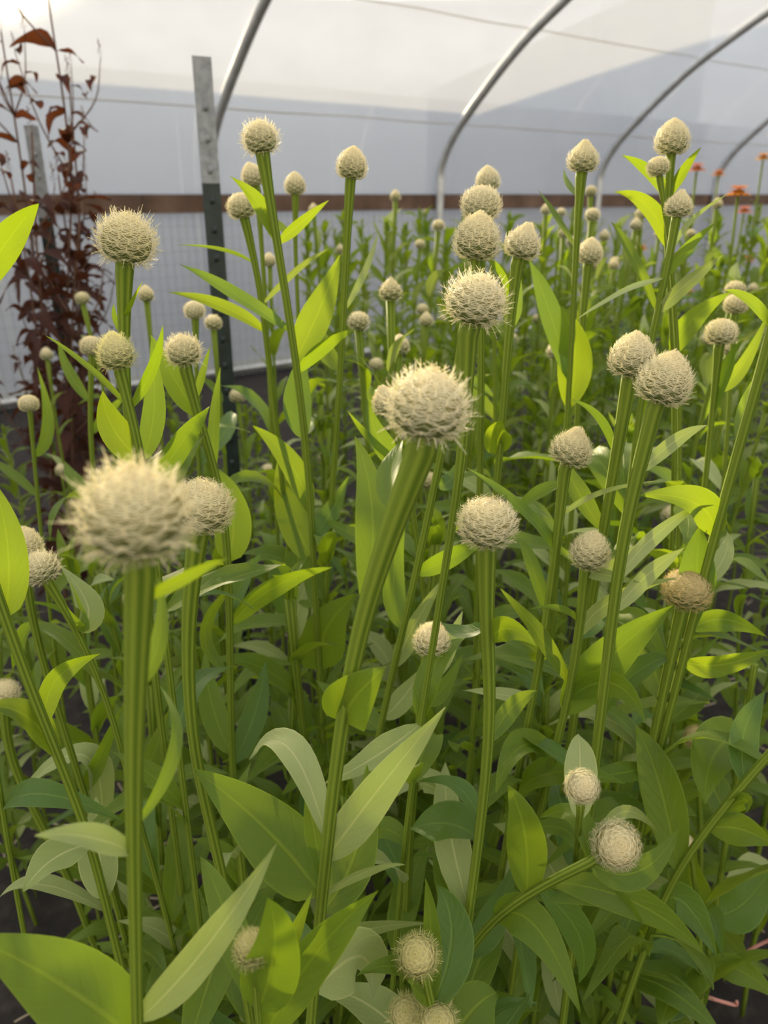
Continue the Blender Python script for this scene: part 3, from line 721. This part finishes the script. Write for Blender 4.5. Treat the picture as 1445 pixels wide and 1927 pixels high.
leaf('F1', 250, 1960, 110, 1850, -60, 1760, 150, 10, -.02, kind=1)
leaf('F1', 270, 1930, 385, 1785, 522, 1585, 74, 25, .0, 'p')
leaf('F1', 262, 1560, 330, 1400, 300, 1290, 30, 20, .06)
leaf('F45', 486, 1900, 425, 1720, 378, 1612, 66, 5, .05)
leaf('F45', 488, 1950, 590, 1800, 712, 1676, 88, 25, -.01)
leaf('F45', 486, 1900, 516, 1790, 506, 1690, 105, 0, -.05, kind=1)
leaf('F45', 490, 1880, 535, 1790, 588, 1676, 44, 20, .02)
leaf('F2', 648, 1372, 668, 1312, 726, 1256, 100, 0, -.03, kind=1)
leaf('F2', 615, 1610, 700, 1500, 838, 1330, 78, 25, -.03, 'p')
leaf('F2', 604, 1690, 500, 1560, 366, 1448, 130, 0, .03, kind=1)
leaf('F2', 610, 1640, 590, 1560, 578, 1472, 40, 10, .02)
leaf('F2', 606, 1730, 670, 1600, 690, 1440, 90, 0, .06)
leaf('F2', 612, 1690, 690, 1640, 762, 1627, 20, 50, -.03, 'p')
leaf('F2', 690, 1130, 700, 960, 668, 822, 70, 0, .06)
leaf('F2', 745, 965, 735, 890, 758, 828, 60, -15, .05, kind=1)
leaf('F2', 590, 1840, 560, 1770, 520, 1700, 70, 20, .09, 'b')
leaf('F2', 590, 1850, 655, 1760, 806, 1738, 44, 30, .12, 'p')
leaf('F2', 588, 1880, 680, 1800, 700, 1880, 120, 35, .12, 'p', kind=1)
leaf('F5', 783, 1085, 850, 1048, 927, 1003, 38, 20, -.02)
leaf('F5', 742, 1262, 775, 1185, 832, 1090, 42, 30, .02, 'p')
leaf('F5', 824, 890, 846, 905, 874, 848, 36, -25, .02, 'b')
leaf('F5', 760, 1180, 740, 1090, 765, 960, 46, 10, .04)
leaf('F5', 715, 1380, 660, 1330, 595, 1280, 60, 20, .06)
leaf('F5', 722, 1340, 760, 1310, 800, 1250, 46, 30, .05, 'p')
leaf('F48', 740, 800, 715, 740, 700, 745, 10, 0)
leaf('F48', 768, 890, 715, 830, 690, 750, 44, 10, -.02, 'b')
leaf('F48', 768, 890, 700, 830, 652, 770, 18, 30, -.03)
leaf('F6', 930, 865, 936, 815, 945, 792, 52, 0, -.03, kind=1)
leaf('F6', 955, 600, 940, 510, 887, 477, 15, 20, -.02)
leaf('F6', 962, 620, 975, 570, 978, 520, 22, 40, .02, 'b')
leaf('F33', 1036, 1048, 985, 960, 868, 874, 28, 30, -.02, 'b')
leaf('F33', 1052, 990, 1120, 930, 1237, 905, 13, 40, -.02, 'p')
leaf('F33', 1050, 920, 1010, 930, 940, 990, 30, 30, .03)
leaf('F33', 1030, 1160, 1000, 1060, 975, 1010, 30, 20, .04)
leaf('F33', 1015, 1250, 985, 1210, 880, 1180, 60, 35, .0)
leaf('F33', 1000, 1330, 960, 1310, 870, 1300, 40, 40, .03, 'p')
leaf('F26', 1079, 720, 1035, 590, 995, 488, 46, 25, .02, 'b')
leaf('F26', 1074, 770, 1082, 665, 1055, 575, 66, 0, -.02)
leaf('F26', 1080, 462, 1048, 410, 1012, 356, 14, 25)
leaf('F26', 1090, 368, 1068, 345, 1062, 318, 13, 25)
leaf('F27', 1258, 378, 1222, 325, 1169, 292, 26, 10, -.02)
leaf('F27', 1258, 378, 1285, 322, 1319, 277, 20, 15)
leaf('F27', 1262, 455, 1222, 392, 1154, 361, 36, 10, -.02)
leaf('F29', 1256, 508, 1290, 470, 1348, 418, 22, 20, -.02)
leaf('F29', 1255, 512, 1172, 550, 1085, 602, 17, 45, -.03, 'p')
leaf('F29', 1232, 598, 1290, 535, 1363, 478, 30, 35, -.03, 'p')
leaf('F29', 1262, 475, 1295, 420, 1372, 364, 13, 35, .03, 'p')
leaf('F29', 1235, 600, 1190, 480, 1150, 418, 22, 20, .03)
leaf('F27', 1272, 670, 1300, 605, 1378, 548, 42, 10, -.02)
leaf('F46', 1345, 740, 1395, 690, 1445, 590, 30, 30, .02)
leaf('E2', 1458, 600, 1410, 566, 1365, 547, 26, 20, -.01)
leaf('F46', 1340, 780, 1370, 690, 1400, 640, 30, -30, -.05, 'b')
leaf('F34', 1090, 1180, 1055, 1146, 995, 1146, 16, 30, -.02)
leaf('F34', 1090, 1205, 1150, 1130, 1272, 1088, 34, 30, -.03, 'p')
leaf('F34', 1066, 1345, 1145, 1240, 1270, 1138, 82, 5, -.03)
leaf('F34', 1064, 1320, 1150, 1285, 1214, 1357, 54, 35, -.05)
leaf('F34', 1075, 1290, 1010, 1190, 942, 1108, 34, 25, -.02)
leaf('F34', 1040, 1430, 980, 1405, 934, 1492, 60, 25, -.05)
leaf('F34', 1098, 1092, 1140, 1082, 1205, 1097, 26, 25, -.03, 'p')
leaf('F34', 1100, 1090, 1165, 1060, 1224, 1003, 34, 30, .03, 'p')
leaf('F34', 1085, 1215, 1120, 1150, 1100, 1090, 60, -20, .05, 'b')
leaf('F34', 1015, 1530, 985, 1570, 955, 1478, 74, 0, .02)
leaf('E2', 1352, 1000, 1312, 948, 1204, 931, 66, 15, -.03)
leaf('E2', 1328, 1120, 1312, 1060, 1318, 988, 66, 5, -.02, 'b', kind=1)
leaf('E2', 1335, 1100, 1362, 1050, 1368, 1000, 40, -20, .03, 'p', kind=1)
leaf('E2', 1300, 1190, 1360, 1165, 1445, 1200, 50, 35, -.02, 'b')
leaf('E2', 1285, 1240, 1360, 1250, 1450, 1220, 50, 35, .0)
leaf('E2', 1262, 1330, 1230, 1250, 1245, 1150, 70, 10, .06)
leaf('E2', 1395, 830, 1400, 760, 1445, 690, 30, 30, .04)
leaf('F35', 913, 1195, 955, 1182, 1007, 1215, 52, 20, -.03)
leaf('F35', 912, 1180, 870, 1190, 830, 1170, 40, 30, .03, 'b')
leaf('F35', 915, 1560, 860, 1480, 790, 1470, 44, 30, .04, 'b')
leaf('F35', 905, 1570, 840, 1550, 770, 1560, 100, 20, .05, 'b')
leaf('F35', 922, 1400, 965, 1330, 1010, 1300, 40, 20, .06)
leaf('F36', 796, 1290, 838, 1225, 870, 1150, 40, 30, .04, 'p')
leaf('F36', 796, 1320, 830, 1300, 870, 1230, 36, 20, .05)
leaf('F36', 775, 1500, 800, 1475, 858, 1520, 34, 40, -.02, 'p')
leaf('F36', 768, 1600, 720, 1560, 700, 1600, 50, 20, .03)
leaf('F36', 766, 1690, 735, 1600, 705, 1560, 60, 10, .04, 'b')
leaf('F2', 600, 1600, 540, 1405, 468, 1430, 80, 35, .08, 'p')
leaf('F39', 1105, 1635, 1200, 1640, 1277, 1560, 62, 15, .02)
leaf('F39', 1110, 1625, 1170, 1528, 1242, 1572, 32, 35, .05, 'p')
leaf('F39', 1110, 1622, 1080, 1535, 1014, 1540, 48, 25, .06)
leaf('F39', 990, 1672, 988, 1570, 956, 1478, 76, 0, -.02)
leaf('F39', 920, 1725, 1005, 1740, 1093, 1907, 76, 15, -.05)
leaf('F39', 1000, 1690, 1120, 1675, 1212, 1742, 60, 25, .01)
leaf('F39', 1010, 1670, 1090, 1760, 1090, 1850, 60, 10, .05, 'b')
leaf('F39', 880, 1790, 930, 1730, 968, 1620, 60, -10, .03, 'b')
leaf('F39', 1040, 1660, 1200, 1700, 1325, 1795, 66, 10, .05)
leaf('F42', 850, 1900, 850, 1760, 822, 1665, 92, 5, .02, 'b')
leaf('F42', 835, 1900, 812, 1760, 800, 1652, 36, 10, -.01)
leaf('F42', 810, 1860, 750, 1820, 672, 1836, 46, 25, -.02)
leaf('F42', 815, 1890, 780, 1860, 770, 1850, 24, 20, -.05)
leaf('F44', 826, 1980, 890, 1900, 935, 1870, 110, 10, .02)
leaf('F43', 772, 1960, 690, 1890, 600, 1860, 90, 25, .06, 'p', kind=1)
leaf('E3', 1280, 1630, 1240, 1470, 1196, 1366, 80, 0, .02)
leaf('E3', 1390, 1480, 1400, 1380, 1440, 1300, 60, 15, .04, 'b')
leaf('E3', 1330, 1555, 1395, 1560, 1460, 1595, 64, 25, -.03)
leaf('E3', 1350, 1530, 1400, 1505, 1405, 1530, 34, 30, -.03)
leaf('E3', 1240, 1700, 1290, 1700, 1350, 1800, 70, 15, -.02, 'b')
leaf('E4', 1395, 1390, 1345, 1420, 1326, 1512, 96, 0, -.06, kind=1)
leaf('E4', 1372, 1560, 1340, 1480, 1300, 1460, 60, 20, .03)
leaf('E4', 1345, 1720, 1400, 1700, 1460, 1620, 80, 10, -.02, 'b')
leaf('E4', 1330, 1810, 1400, 1830, 1460, 1880, 50, 20, -.03)
leaf('E4', 1340, 1740, 1300, 1660, 1310, 1600, 60, 5, -.02)
leaf('E4', 1330, 1800, 1280, 1850, 1240, 1935, 90, 15, -.05)
leaf('E4', 1325, 1850, 1240, 1790, 1150, 1800, 90, 20, .03, 'b')
leaf('E4', 1322, 1870, 1255, 1900, 1262, 1842, 40, 10, -.05, 'b')
leaf('F38', 1090, 1540, 1092, 1440, 1088, 1380, 66, 0, .05, 'p')
leaf('F38', 1085, 1600, 1060, 1560, 990, 1560, 50, 20, .04)
leaf('F37', 1262, 1235, 1180, 1280, 1120, 1370, 50, 25, .03, 'b')
leaf('F32', 1155, 1150, 1220, 1080, 1290, 1030, 40, 30, .03, 'p')
leaf('F32', 1165, 1080, 1230, 1010, 1330, 940, 34, 35, .05, 'p')
leaf('F31', 1135, 1000, 1085, 920, 1060, 860, 40, 10, .04)
leaf('F31', 1160, 850, 1130, 790, 1070, 750, 18, 20, .02)
leaf('F32', 1200, 880, 1270, 830, 1330, 800, 30, 25, .05, 'p')
leaf('F9', 645, 600, 690, 500, 710, 440, 16, 30, .06, 'p')
leaf('F9', 640, 700, 600, 640, 580, 560, 40, 10, .05)
leaf('F13', 556, 440, 520, 420, 500, 400, 16, 20)
leaf('F17', 170, 760, 130, 700, 110, 640, 22, 10, .02)
leaf('F17', 172, 820, 200, 780, 240, 740, 20, 20, .02)
leaf('F22', 64, 860, 90, 800, 70, 690, 24, 10, .02)
leaf('F22', 70, 930, 20, 890, -30, 860, 22, 20, .02)

# ------------------------------------------------------------------ plants that repeat in the field
PROTO = {}
def make_proto(h, seed, nleaf, lod=1, kind='round', style='tight', budD=.026):
    """mesh data for a whole plant h tall: stem mesh, leaf placements, bud"""
    r = random.Random(seed)
    c = catmull([(0, 0, 0), (r.uniform(-.03, .03), r.uniform(-.03, .03), h * .35), (r.uniform(-.02, .02), r.uniform(-.02, .02), h * .7), (0, 0, h - budD * .35)], 4)
    g = MB(); n = len(c)
    rad = [.0032 + (.0058 - .0032) * math.exp(-(h - p.z) / .05) for p in c]
    c2 = [p.copy() for p in c]
    g.tube(c2, rad, 8, .06); st = g.me('stem_field', STEM)
    lv = []; a = r.uniform(0, 6)
    for i in range(nleaf):
        t = (i + .5) / nleaf; z = h * (.15 + .78 * t); p = min(c, key=lambda q: abs(q.z - z)).copy(); p.z = z
        a += 2.4 + r.uniform(-.4, .4)
        size = (.125 - .055 * t) * r.uniform(.85, 1.2)
        lv.append((pick_leaf(r), leaf_matrix(p, a, .25 + .65 * t + r.uniform(-.25, .3), r.uniform(-.35, .35), size)))
    return dict(h=h, stem=st, leaves=lv, kind=kind, style=style, D=budD)
def place_proto(p, x, y, top, label, group, az, tilt=(0, 0), bud=True, D=None, cat='flower', name='basketflower', lod=1, skip=0):
    sc = top / p['h']
    root = empty(name, (x, y, 0), label, cat, group); root.rotation_euler = (tilt[0], tilt[1], az); root.scale = (sc, sc, sc)
    obj('stem', p['stem'], root)
    for i, (me, M) in enumerate(p['leaves']):
        if skip and i % skip == 0: continue
        obj('leaf', me, root, mat4=M)
    if not bud:    # a tuft of young leaves ends the shoot
        for i in range(4):
            obj('leaf', PROTO_LEAVES[(i * 3 + int(az * 9)) % 10], root, mat4=leaf_matrix(Vector((0, 0, p['h'] - .022 + .004 * i)), az + i * 1.7, 1.0 + .12 * i, .2, .055 - .006 * i))
    if bud:
        core, fr, zb, zt = bud_meshes(p['kind'], p['style'], lod, 0)
        b = obj('bud', core, root, mat4=Matrix.Translation((0, 0, p['h'])) @ Matrix.Scale((D or p['D']) / sc / 2, 4))
        f = obj('bract_fringe', fr, b); f['kind'] = 'stuff'
    return root
kinds = [('round', 'tight'), ('egg', 'tight'), ('round', 'cream'), ('cone', 'tight')]
FIELD = [make_proto(1.0, 300 + i, 17, 1, *kinds[i % 4]) for i in range(6)]
LOW = [make_proto(.6, 340 + i, 16, 1, *kinds[i % 4]) for i in range(5)]
BUSH = []
for i in range(6):
    p_ = make_proto(1.0, 380 + i, 26, 1, *kinds[i % 4]); rr_ = random.Random(900 + i); a_ = 0
    p_['leaves'] = []
    for k_ in range(26):
        a_ += 2.4 + rr_.uniform(-.5, .5); t_ = (k_ + .5) / 26
        p_['leaves'].append((pick_leaf(rr_), leaf_matrix(Vector((0, 0, .38 + .6 * t_)), a_, .3 + .6 * t_ + rr_.uniform(-.3, .35), rr_.uniform(-.4, .4), (.15 - .06 * t_) * rr_.uniform(.85, 1.2))))
    BUSH.append(p_)
SHORT = {'F1': 'largest blurred bud', 'F2': 'big central bud', 'F3': 'bud behind the largest', 'F4': 'spiny bud above the central one', 'F5': 'third bud of the stacked column',
         'F6': 'pointed bud beside the stacked column', 'F8': 'topmost bud of the stacked column', 'F9': 'lone egg-shaped bud', 'F10': 'tallest bud by the grey-tipped post', 'F12': 'bristly bud at the dark post',
         'F13': 'little bud above the hip board', 'F14': 'wide spiny bud at the fence', 'F15': 'yellowish bud', 'F16': 'white spiny bud', 'F18': 'small bud at the post foot',
         'F22': 'lone bud among bronze stalks', 'F24': 'slanting-necked bud near the edge', 'F25': 'half cut-off bud', 'F26': 'pointed bud before the hoop', 'F27': 'highest bud of the pair on the film',
         'F29': 'pointed bud below that pair', 'F30': 'blurred bud on a dark stem', 'F31': 'rear one of the twin woven buds', 'F32': 'front one of the twin woven buds', 'F33': 'sharp pointed bud', 'F34': 'round bud over the pale leaf',
         'F35': 'broad bud on the thick dark stem', 'F36': 'narrow egg-shaped bud', 'F37': 'faded brownish bud', 'F38': 'small bud seen from above', 'F39': 'bud facing the viewer', 'F42': 'loose spiky young bud', 'F46': 'lowest of three edge buds'}
SPOT = {}
def where(P):
    x, y = pix(Vector(P)); k = min(SPOT, key=lambda q_: (SPOT[q_][0] - x) ** 2 + (SPOT[q_][1] - y) ** 2)
    dx, dy = x - SPOT[k][0], y - SPOT[k][1]
    rel = ('right of' if dx > 0 else 'left of') if abs(dx) > abs(dy) else ('below' if dy > 0 else 'above')
    far = math.hypot(dx, dy); q_ = 'close ' if far < 60 else '' if far < 130 else 'well '
    return q_ + rel + ' the ' + SHORT[k]
# buds of the field that can be found in the photo: x, y, width in pixels
SPOT.update({k: HERO[k]['spot'] for k in SHORT})
MID = [(155, 562, 25), (275, 556, 28), (401, 608, 30), (735, 550, 40), (675, 606, 38), (752, 652, 34), (708, 686, 25), (685, 720, 22), (795, 583, 22), (802, 603, 25),
       (447, 745, 28), (1043, 662, 28), (1115, 405, 26), (1027, 396, 18), (1056, 400, 16), (1197, 424, 22), (1207, 403, 22), (744, 370, 18), (825, 425, 22), (507, 492, 24),
       (1372, 655, 30), (1190, 820, 26), (75, 1225, 26), (88, 668, 22), (1383, 546, 34), (1060, 440, 18), (1075, 455, 18), (1137, 445, 20), (1117, 500, 18), (1350, 385, 18),
       (790, 460, 18), (860, 580, 20), (505, 885, 24), (640, 470, 16), (1330, 640, 24), (1260, 970, 30), (805, 905, 34), (115, 885, 20), (1240, 440, 16), (1000, 430, 16), (1112, 360, 20), (1155, 500, 18), (1300, 440, 16), (965, 640, 20), (1010, 600, 16), (590, 395, 18)]
for i, (x, y, wpx) in enumerate(MID):
    D = .025 if wpx > 21 else .024; P = at(x, y, D * F_PX / wpx)
    if x < 460: lab, gr = 'small pale bud before the fence, ' + where(P), 'small buds before the fence'
    elif wpx >= 24: lab, gr = 'pale out-of-focus bud, ' + where(P), 'out-of-focus buds in the field'
    else: lab, gr = 'tiny blurred far bud, ' + where(P), 'tiny buds far back'
    place_proto(FIELD[i % 6], P.x, P.y, P.z, lab, gr, rnd.uniform(0, 6.28), (0, 0), True, D, skip=(2 if x < 460 else 0))
# undergrowth: leafy plants whose tops stay below the picked-out ones
cells = []
r = random.Random(11)
def scatter(y0, y1, step, tops, label, group, protos, xl, xr, budp, skip=0):
    y = y0
    while y < y1:
        half = y * .56 + .12
        x = -half
        while x < half:
            X = x + r.uniform(-.45, .45) * step; Y = y + r.uniform(-.45, .45) * step
            s = X * WT.x + Y * WT.y; inw = WD - (X * WN.x + Y * WN.y)
            ok = inw > .35 and s > (.12 if Y < 2 else .42) and xl(Y) < X < xr(Y)
            if X < -.2 and Y < 1.25 and Y > .8: ok = xl(Y) < X
            if ok:
                top = r.uniform(*tops(X, Y))
                place_proto(r.choice(protos), X, Y, top, label + ', tip ' + where((X, Y, top)), group, r.uniform(0, 6.28), (r.uniform(-.1, .1), r.uniform(-.1, .1)), r.random() < budp, cat='flower', skip=skip)
            x += step
        y += step
BIG = lambda Y: 9
scatter(.55, .95, .105, lambda X, Y: (.46, .66) if Y < .72 else (.58, .78), 'low leafy shoot', 'leafy undergrowth', LOW,
        lambda Y: -.28 if Y < .75 else -.5, lambda Y: .30 if Y < .7 else 9, 0.0)
scatter(.98, 1.5, .14, lambda X, Y: (.5, .7) if X < -.15 else (.7, .9), 'leafy plant', 'plants in the middle of the bed', FIELD[:4] + LOW[:2],
        lambda Y: -1, BIG, 0.12)
scatter(1.55, 2.4, .19, lambda X, Y: (.80, 1.0) if X > -.05 else (.5, .65), 'blurred bushy plant', 'plants at the back of the bed', BUSH,
        lambda Y: -1.0, BIG, 0.12)
scatter(2.45, 4.3, .30, lambda X, Y: (.92, 1.09), 'far blurred plant', 'plants along the fence', BUSH,
        lambda Y: -.3, BIG, 0.22)

# ------------------------------------------------------------------ bronze-leaved plants
RLEAF = []
for i in range(6):
    q = random.Random(500 + i)
    v, f, uvv = leaf_geom((0, 0, 0), (.5, q.uniform(-.1, .1), .1), (.95, q.uniform(-.1, .1), q.uniform(-.5, .1)), q.uniform(.28, .45), Vector((0, 0, 1)), q.uniform(-.4, .4), .3, .14, 8, 1, 60 + i)
    RLEAF.append(mesh('bronze_blade', v, f, LEAF_RED, True, uvv))
q = random.Random(3)
g = MB()
for i in range(26):   # a sprig of seed husks
    z = q.uniform(0, 1); a = q.uniform(0, 6.28); rr = .10 * (1.05 - z)
    p = Vector((rr * math.cos(a), rr * math.sin(a), z)); d = Vector((math.cos(a), math.sin(a), .8)).normalized() * .09; s = d.orthogonal().normalized() * .03; t_ = d.cross(s).normalized() * .03
    g.add([p, p + d * .5 + s, p + d * .5 - s, p + d * .5 + t_, p + d], [(0, 1, 3), (0, 3, 2), (0, 2, 1), (4, 3, 1), (4, 2, 3), (4, 1, 2)])
g.tube([(0, 0, -.15), (0, 0, 1)], .012, 5)
SPRIG = g.me('seed_sprig', STEM_RED)
def bronze(px, py, depth, lowx, label, nleaf, seed, arms=7):
    q = random.Random(seed); T = at(px, py, depth); base = at_y(lowx, 700, T.y); base = Vector((base.x, T.y, 0))
    root = empty('bronze_leaf_plant', base, label, 'plant', 'dark bronze plants by the posts')
    c = catmull([(0, 0, 0), (T - base) * .4 + Vector((q.uniform(-.05, .05), 0, 0)), (T - base) * .75 + Vector((q.uniform(-.03, .03), 0, 0)), T - base], 6)
    H_ = T.z; g = MB(); g.tube(c, [.0055 - .0035 * p.z / H_ for p in c], 7, .05); obj('stem', g.me('stem', STEM_RED), root)
    obj('seed_sprig', SPRIG, root, mat4=Matrix.Translation(c[-1]) @ Matrix.Scale(.05, 4))
    def near(z): return min(c, key=lambda p: abs(p.z - z)).copy()
    for i in range(arms):
        z = H_ * q.uniform(.35, .93); p = near(z); a = q.uniform(0, 6.28); l = q.uniform(.10, .26)
        e = p + Vector((math.cos(a) * l * .55, math.sin(a) * l * .55, l))
        g = MB(); cc = catmull([p, p.lerp(e, .5) + Vector((math.cos(a) * .02, math.sin(a) * .02, -.01)), e], 4); g.tube(cc, [.0025 - .0015 * k / 8 for k in range(9)], 5)
        br = obj('branch', g.me('branch', STEM_RED), root)
        obj('seed_sprig', SPRIG, br, mat4=Matrix.Translation(e) @ Matrix.Scale(q.uniform(.025, .05), 4))
        for k in range(3):
            pp = p.lerp(e, q.uniform(.3, .95)); obj('leaf', q.choice(RLEAF), br, mat4=leaf_matrix(pp, q.uniform(0, 6.28), q.uniform(-.3, .7), q.uniform(-.5, .5), q.uniform(.03, .06)))
    for i in range(nleaf):
        z = H_ * (.12 + .82 * (i + .5) / nleaf); p = near(z); t = z / H_
        obj('leaf', q.choice(RLEAF), root, mat4=leaf_matrix(p, q.uniform(0, 6.28), q.uniform(-.6, .6), q.uniform(-.6, .6), q.uniform(.07, .13) * (1.1 - .3 * t)))
bronze(88, -25, 1.75, 112, 'tallest dark bronze leafy stalk, rising past the top edge', 36, 1, 10)
bronze(2, 60, 1.85, 20, 'bronze leafy stalk cut by the left edge', 26, 2)
bronze(130, 150, 1.9, 128, 'bronze stalk with seed sprigs leaning over the grey-tipped post', 30, 3, 8)
bronze(60, 250, 1.7, 90, 'shorter bronze stalk in front of the tangled post', 30, 4)
bronze(20, 330, 1.8, 45, 'short dense bronze stalk low at the left edge', 34, 5)
bronze(110, 330, 1.95, 100, 'short bronze stalk between the tangled post and the fence', 30, 6)
bronze(150, 420, 1.8, 70, 'bushy low bronze stalk behind the small round bud', 30, 7)

# ------------------------------------------------------------------ zinnias
q = random.Random(9)
PET = {}
def zinnia(x, y, wpx, mat, label, D=.055):
    dep = D * F_PX / wpx; P = at(x, y, dep); base = Vector((P.x + q.uniform(-.02, .02), P.y, 0))
    root = empty('zinnia', base, label, 'flower', 'zinnias at the right')
    g = MB(); c = catmull([(0, 0, 0), (.01, 0, P.z * .5), P - base - Vector((0, 0, .006))], 5); g.tube(c, .0035, 8); obj('stem', g.me('stem', STEM), root)
    if mat not in PET:
        L_ = []
        for k in range(3):
            v, f, uvv = leaf_geom((.12, 0, 0), (.55, 0, .06), (1, 0, (-.16, .04, .26)[k]), .72, Vector((0, 0, 1)), 0, -.15, .03, 5, 0, k)
            L_.append(mesh('petal_' + str(k), v, f, mat, True, uvv))
        PET[mat] = L_
    hd = obj('flower_head', None, root)
    bpy.data.objects.remove(hd)
    g = MB(); g.tube([(0, 0, -.004), (0, 0, .0), (0, 0, .006), (0, 0, .011)], [.006, .012, .011, .003], 12); ce = obj('centre', g.me('centre', Z_CE), root, loc=P - base)
    for k, (nn, rr, zz) in enumerate(((13, .52, 0), (11, .46, .006), (9, .36, .012))):
        for i in range(nn):
            obj('petal', PET[mat][k], root, mat4=Matrix.Translation(P - base + Vector((0, 0, zz))) @ Matrix.Rotation(2 * math.pi * (i + .3 * k) / nn + q.uniform(-.06, .06), 4, 'Z') @ Matrix.Scale(D * rr, 4))
    for i in range(8):
        z = P.z * (.25 + .6 * i / 8); p = min(c, key=lambda t: abs(t.z - z))
        v = leaf_matrix(p, i * 1.57 + (i // 2) * .8, q.uniform(.1, .6), q.uniform(-.3, .3), q.uniform(.07, .11))
        obj('leaf', ZLEAF[i % 4], root, mat4=v)
ZLEAF = []
for i in range(4):
    v, f, uvv = leaf_geom((0, 0, 0), (.5, 0, .1), (.95, 0, -.1), .42, Vector((0, 0, 1)), 0, .2, .06, 8, 1, i); ZLEAF.append(mesh('zinnia_blade', v, f, LEAF_ZIN, True, uvv))
zinnia(1311, 319, 36, Z_SA, 'salmon-red zinnia standing against the film, behind the highest right bud')
zinnia(1352, 328, 26, Z_OR, 'small orange zinnia in front of the far hoop')
zinnia(1389, 364, 46, Z_OR, 'large bright orange zinnia level with the hip board')
zinnia(1436, 298, 30, Z_YE, 'orange-yellow zinnia highest at the right edge')
zinnia(1400, 398, 32, Z_SA, 'salmon zinnia below the large orange one')
zinnia(1296, 553, 24, Z_OR, 'small orange zinnia low among leaves')
zinnia(1407, 490, 24, Z_SA, 'dull salmon zinnia lower at the right edge')
zinnia(1207, 468, 24, Z_YE, 'yellow-orange zinnia behind the thin bright stem')

# ------------------------------------------------------------------ small things on the ground
def twine(pts, y, label):
    P = [at_y(px, py, y) for px, py in pts]; b = P[0]
    g = MB(); g.tube([p - b for p in catmull(P, 5)], .0022, 6); tag(obj('pink_twine', g.me('pink_twine', PINK), loc=b), label, 'twine')
twine([(1330, 1876), (1362, 1886), (1384, 1891), (1386, 1884)], .62, 'short pink twine end with a hooked tip in the dark lower right corner')
twine([(1395, 1798), (1420, 1782), (1450, 1768)], .66, 'pink twine piece slanting upward at the lower right edge')
twine([(983, 1812), (1000, 1800)], .6, 'tiny pink twine piece showing between the bottom leaves')
q = random.Random(21)
g = MB()
for i in range(900):
    X = q.uniform(-1.5, 1.5); Y = q.uniform(.4, 3.0); a = q.uniform(0, 6.28); l = q.uniform(.008, .03)
    c = Vector((X, Y, .012 + q.uniform(0, .006))); g.box(c, Vector((math.cos(a), math.sin(a), q.uniform(-.2, .2))) * l, Vector((-math.sin(a), math.cos(a), 0)) * .0012, Vector((0, 0, .0008)))
tag(obj('straw_litter', g.me('straw_litter', STRAW, False)), 'dry straw bits scattered over the dark soil', 'straw', kind='stuff')
